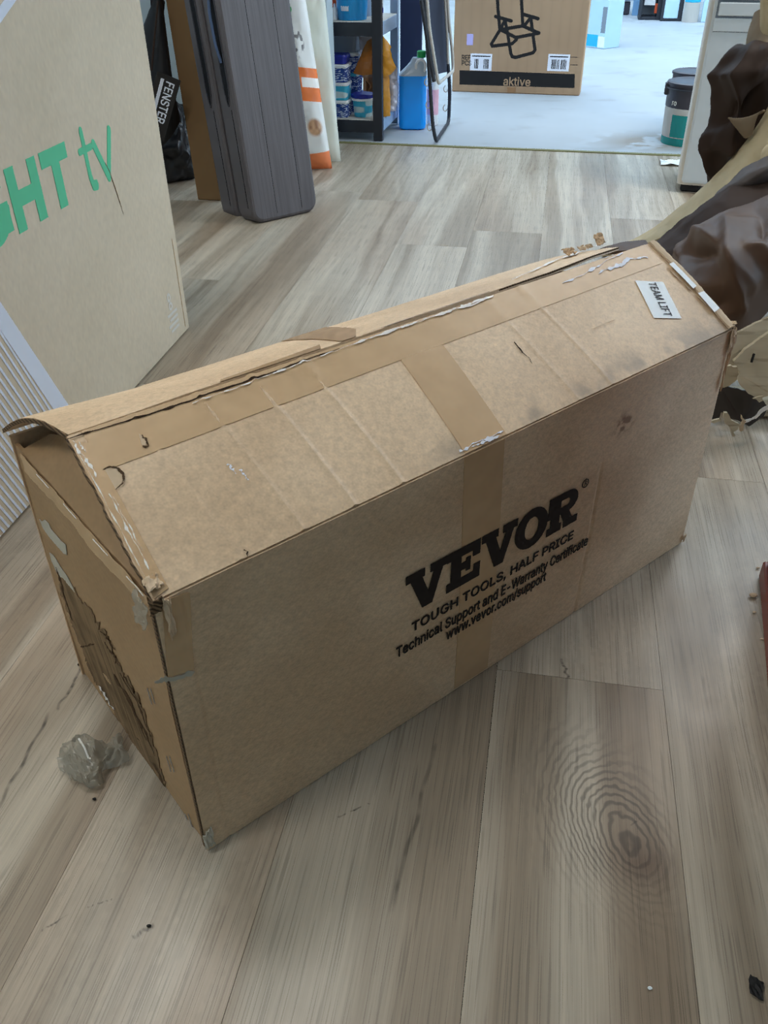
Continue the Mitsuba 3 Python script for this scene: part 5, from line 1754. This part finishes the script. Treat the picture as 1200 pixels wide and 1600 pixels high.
Y0 = 1.885
plate([z7(*q) for q in ((380, 340), (480, 310), (700, 220), (900, 135), (1010, 100), (1010, 230), (873, 296), (660, 440), (480, 590), (440, 640), (300, 700))], Y0 + 0.03, 'cream_card', 'upper_board', 0.008, 0.25, seed=1)
plate([z7(*q) for q in ((480, 606), (660, 456), (873, 312), (1010, 246), (1010, 1000), (880, 960), (780, 985), (700, 998), (600, 930), (530, 850), (522, 780), (530, 720), (500, 650))], Y0, 'cream_card', 'front_board', 0.010, 0.12, seed=2)
plate([z7(*q) for q in ((330, 640), (430, 620), (490, 660), (520, 730), (505, 800), (460, 870), (400, 915), (330, 930), (280, 930))], Y0 - 0.05, 'cream_card', 'curled_flap', 0.008, -0.35, seed=3)
plate([z7(*q) for q in ((280, 900), (420, 900), (600, 930), (780, 1010), (860, 1110), (780, 1190), (620, 1290), (500, 1240), (330, 1180), (270, 1300), (220, 1310))], Y0 + 0.035, 'inside_shade', 'shade_sheet', 0.004, 0.1, 'dark sheet painted for the shade inside the torn carton', 0.02, seed=4)  # dark sheet put in for the shade inside the opening
plate([z7(*q) for q in ((690, 1010), (790, 985), (800, 1050), (760, 1060))], Y0 - 0.01, 'cream_card', 'torn_strip', 0.004, -0.2, seed=5)
plate([z7(*q) for q in ((330, 1130), (370, 1160), (430, 1240), (540, 1340), (520, 1390), (490, 1400), (495, 1470), (475, 1480), (440, 1410), (455, 1390), (370, 1290), (335, 1200))], Y0 - 0.06, 'cream_card', 'torn_strip', 0.008, -0.25, seed=6)
plate([z7(*q) for q in ((560, 1210), (600, 1260), (618, 1300), (595, 1350), (600, 1410), (580, 1425), (565, 1380), (545, 1350), (590, 1310), (575, 1260))], Y0 - 0.055, 'torn_paper', 'torn_strip', 0.005, -0.2, seed=7)
plate([z7(*q) for q in ((230, 1290), (340, 1270), (345, 1300), (250, 1320))], Y0 - 0.03, 'cream_card', 'torn_strip', 0.006, 0.1, seed=8)
plate([z7(*q) for q in ((600, 1310), (720, 1250), (860, 1120), (960, 1040), (1010, 1010), (1010, 1040), (880, 1150), (740, 1270), (620, 1325))], Y0 - 0.01, 'tape_gloss', 'film_edge', 0.002, 0.0, seed=9)
# body of the carton behind the boards
pb = at(1165, 560, Y0 + 0.06)
put(tc + '__inner_body', obox(np.array([pb[0] - 0.02, Y0 + 0.055, 0.003]), np.array([1, 0, 0]), np.array([0, 1, 0]), UP, 0.26, 0.10, 0.05, 0.01), 'cream_card')
sp_ = at(1175, 560, Y0 - 0.012)
put(tc + '__staple', tube([at(1178, 553, Y0 - 0.011 + 0.0), at(1174, 566, Y0 - 0.011)], 0.003, 6), 'black_rubber')

# ================================================================== scraps on the floor
tp = thing('tape_wad', 'crumpled wad of clear packing tape on the floor left of the brown carton', 'tape')
def film(rows, m, n, wr, seed, th=0.0006):
    G = spline_grid([[fl(x, y) + UP * z for x, y, z in r] for r in rows], m, n)
    N = np.array([0, 0, 1.0])
    w = np.abs(meshkit.fbm(G * 70 + seed, 2, seed) - 0.5) * 2.4
    G = G + N * (w * wr)[..., None] + np.stack([meshkit.fbm(G * 60 + k * 11, 2, seed + k) - 0.5 for k in range(3)], -1) * 0.013
    G[..., 2] = np.maximum(G[..., 2], 0.0015)
    return sheet(G, -th)


put(tp + '__wad', film([[(92, 1182, 0.004), (118, 1166, 0.010), (140, 1164, 0.012), (165, 1170, 0.01)], [(94, 1200, 0.012), (120, 1190, 0.03), (146, 1192, 0.034), (172, 1180, 0.014)], [(96, 1208, 0.004), (122, 1218, 0.016), (148, 1226, 0.018), (165, 1205, 0.010)], [(100, 1212, 0.003), (126, 1226, 0.004), (150, 1234, 0.004), (160, 1222, 0.003)]], 30, 30, 0.016, 3), 'crinkled_film', smooth=25)
put(tp + '__tail', film([[(160, 1172, 0.006), (185, 1160, 0.014), (196, 1158, 0.014)], [(165, 1190, 0.012), (184, 1182, 0.018), (200, 1174, 0.016)], [(158, 1215, 0.003), (182, 1200, 0.004), (203, 1194, 0.004)]], 22, 22, 0.010, 5), 'crinkled_film', smooth=25)
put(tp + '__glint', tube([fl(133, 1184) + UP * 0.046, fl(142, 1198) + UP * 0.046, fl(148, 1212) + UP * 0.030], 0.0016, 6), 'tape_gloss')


def pebble(key, px, py, s, m, label, seed, group='crumbs on the floor', cat_='crumb'):
    v0 = trimesh.creation.icosphere(1)
    v = v0.vertices * np.array([1, 0.7, 0.5]) * s * (0.7 + 0.6 * meshkit.fbm(v0.vertices * 1.7 + seed, 2, seed))[:, None]
    v[:, 2] -= v[:, 2].min() - 0.0008
    put(key, trimesh.Trimesh(v + fl(px, py), v0.faces, process=False), m, label, cat_, group)


for i, (x, y, s, m, l) in enumerate(((1176, 933, 0.0085, 'torn_paper', 'biggest pale crumb on the floor beside the red-brown cabinet'), (1178, 958, 0.004, 'torn_paper', 'small pale crumb below the biggest one by the red-brown cabinet'), (1190, 1000, 0.0035, 'torn_paper', 'tiny pale crumb at the right edge, lowest by the red-brown cabinet'),
                                      (1184, 889, 0.004, 'torn_paper', 'pale crumb at the corner of the red-brown cabinet'), (1015, 1545, 0.0030, 'white_paper', 'lone white crumb near the bottom of the floor'), (125, 1040, 0.004, 'dark_streak', 'dark crumb at the far left foot of the brown carton'), (233, 1448, 0.003, 'black_rubber', 'black speck on the boards at lower left'),
                                      (148, 1250, 0.003, 'black_rubber', 'black speck just below the tape wad'))):
    pebble('crumb', x, y, s, m, l, i)
G = np.array([[fl(1170 + a * 5 + 6 * nz(a * 0.8, b, 95, 2) * 2, 1526 + b * 7 + a * 3) + UP * (0.003 + 0.014 * abs(nz(a * 0.7, b * 0.8, 96, 2))) for b in range(5)] for a in range(5)])
put('black_scrap', sheet(G, 0.0015), 'black_rubber', 'torn black scrap on the floor at the lower right edge', 'scrap')

# ================================================================== red-brown cabinet at the right edge
k0, k1 = fl(1185, 900), fl(1200, 976)
Kd = unit(k1 - k0)
Kd = unit(np.array([-0.30, -0.954, 0.0]))
Kn = np.array([-Kd[1], Kd[0], 0.0])
if Kn[0] < 0:
    Kn = -Kn
cabn = thing('red_brown_cabinet', 'red-brown wooden cabinet whose corner shows at the right edge of the floor', 'cabinet')
kf = frame(k0, Kd, Kn, UP)
put(cabn + '__body', mv(rbox(0.006, 0.60, 0.006, 0.40, 0.042, 1.12, 0.004), kf), 'red_wood')  # upper part unseen; made tall to shade the floor at lower right
put(cabn + '__plinth', mv(rbox(0.0, 0.606, 0.0, 0.406, 0.001, 0.040, 0.003), kf), 'red_wood')
put(cabn + '__top', mv(rbox(-0.01, 0.616, -0.01, 0.416, 1.121, 1.15, 0.005), kf), 'red_wood')
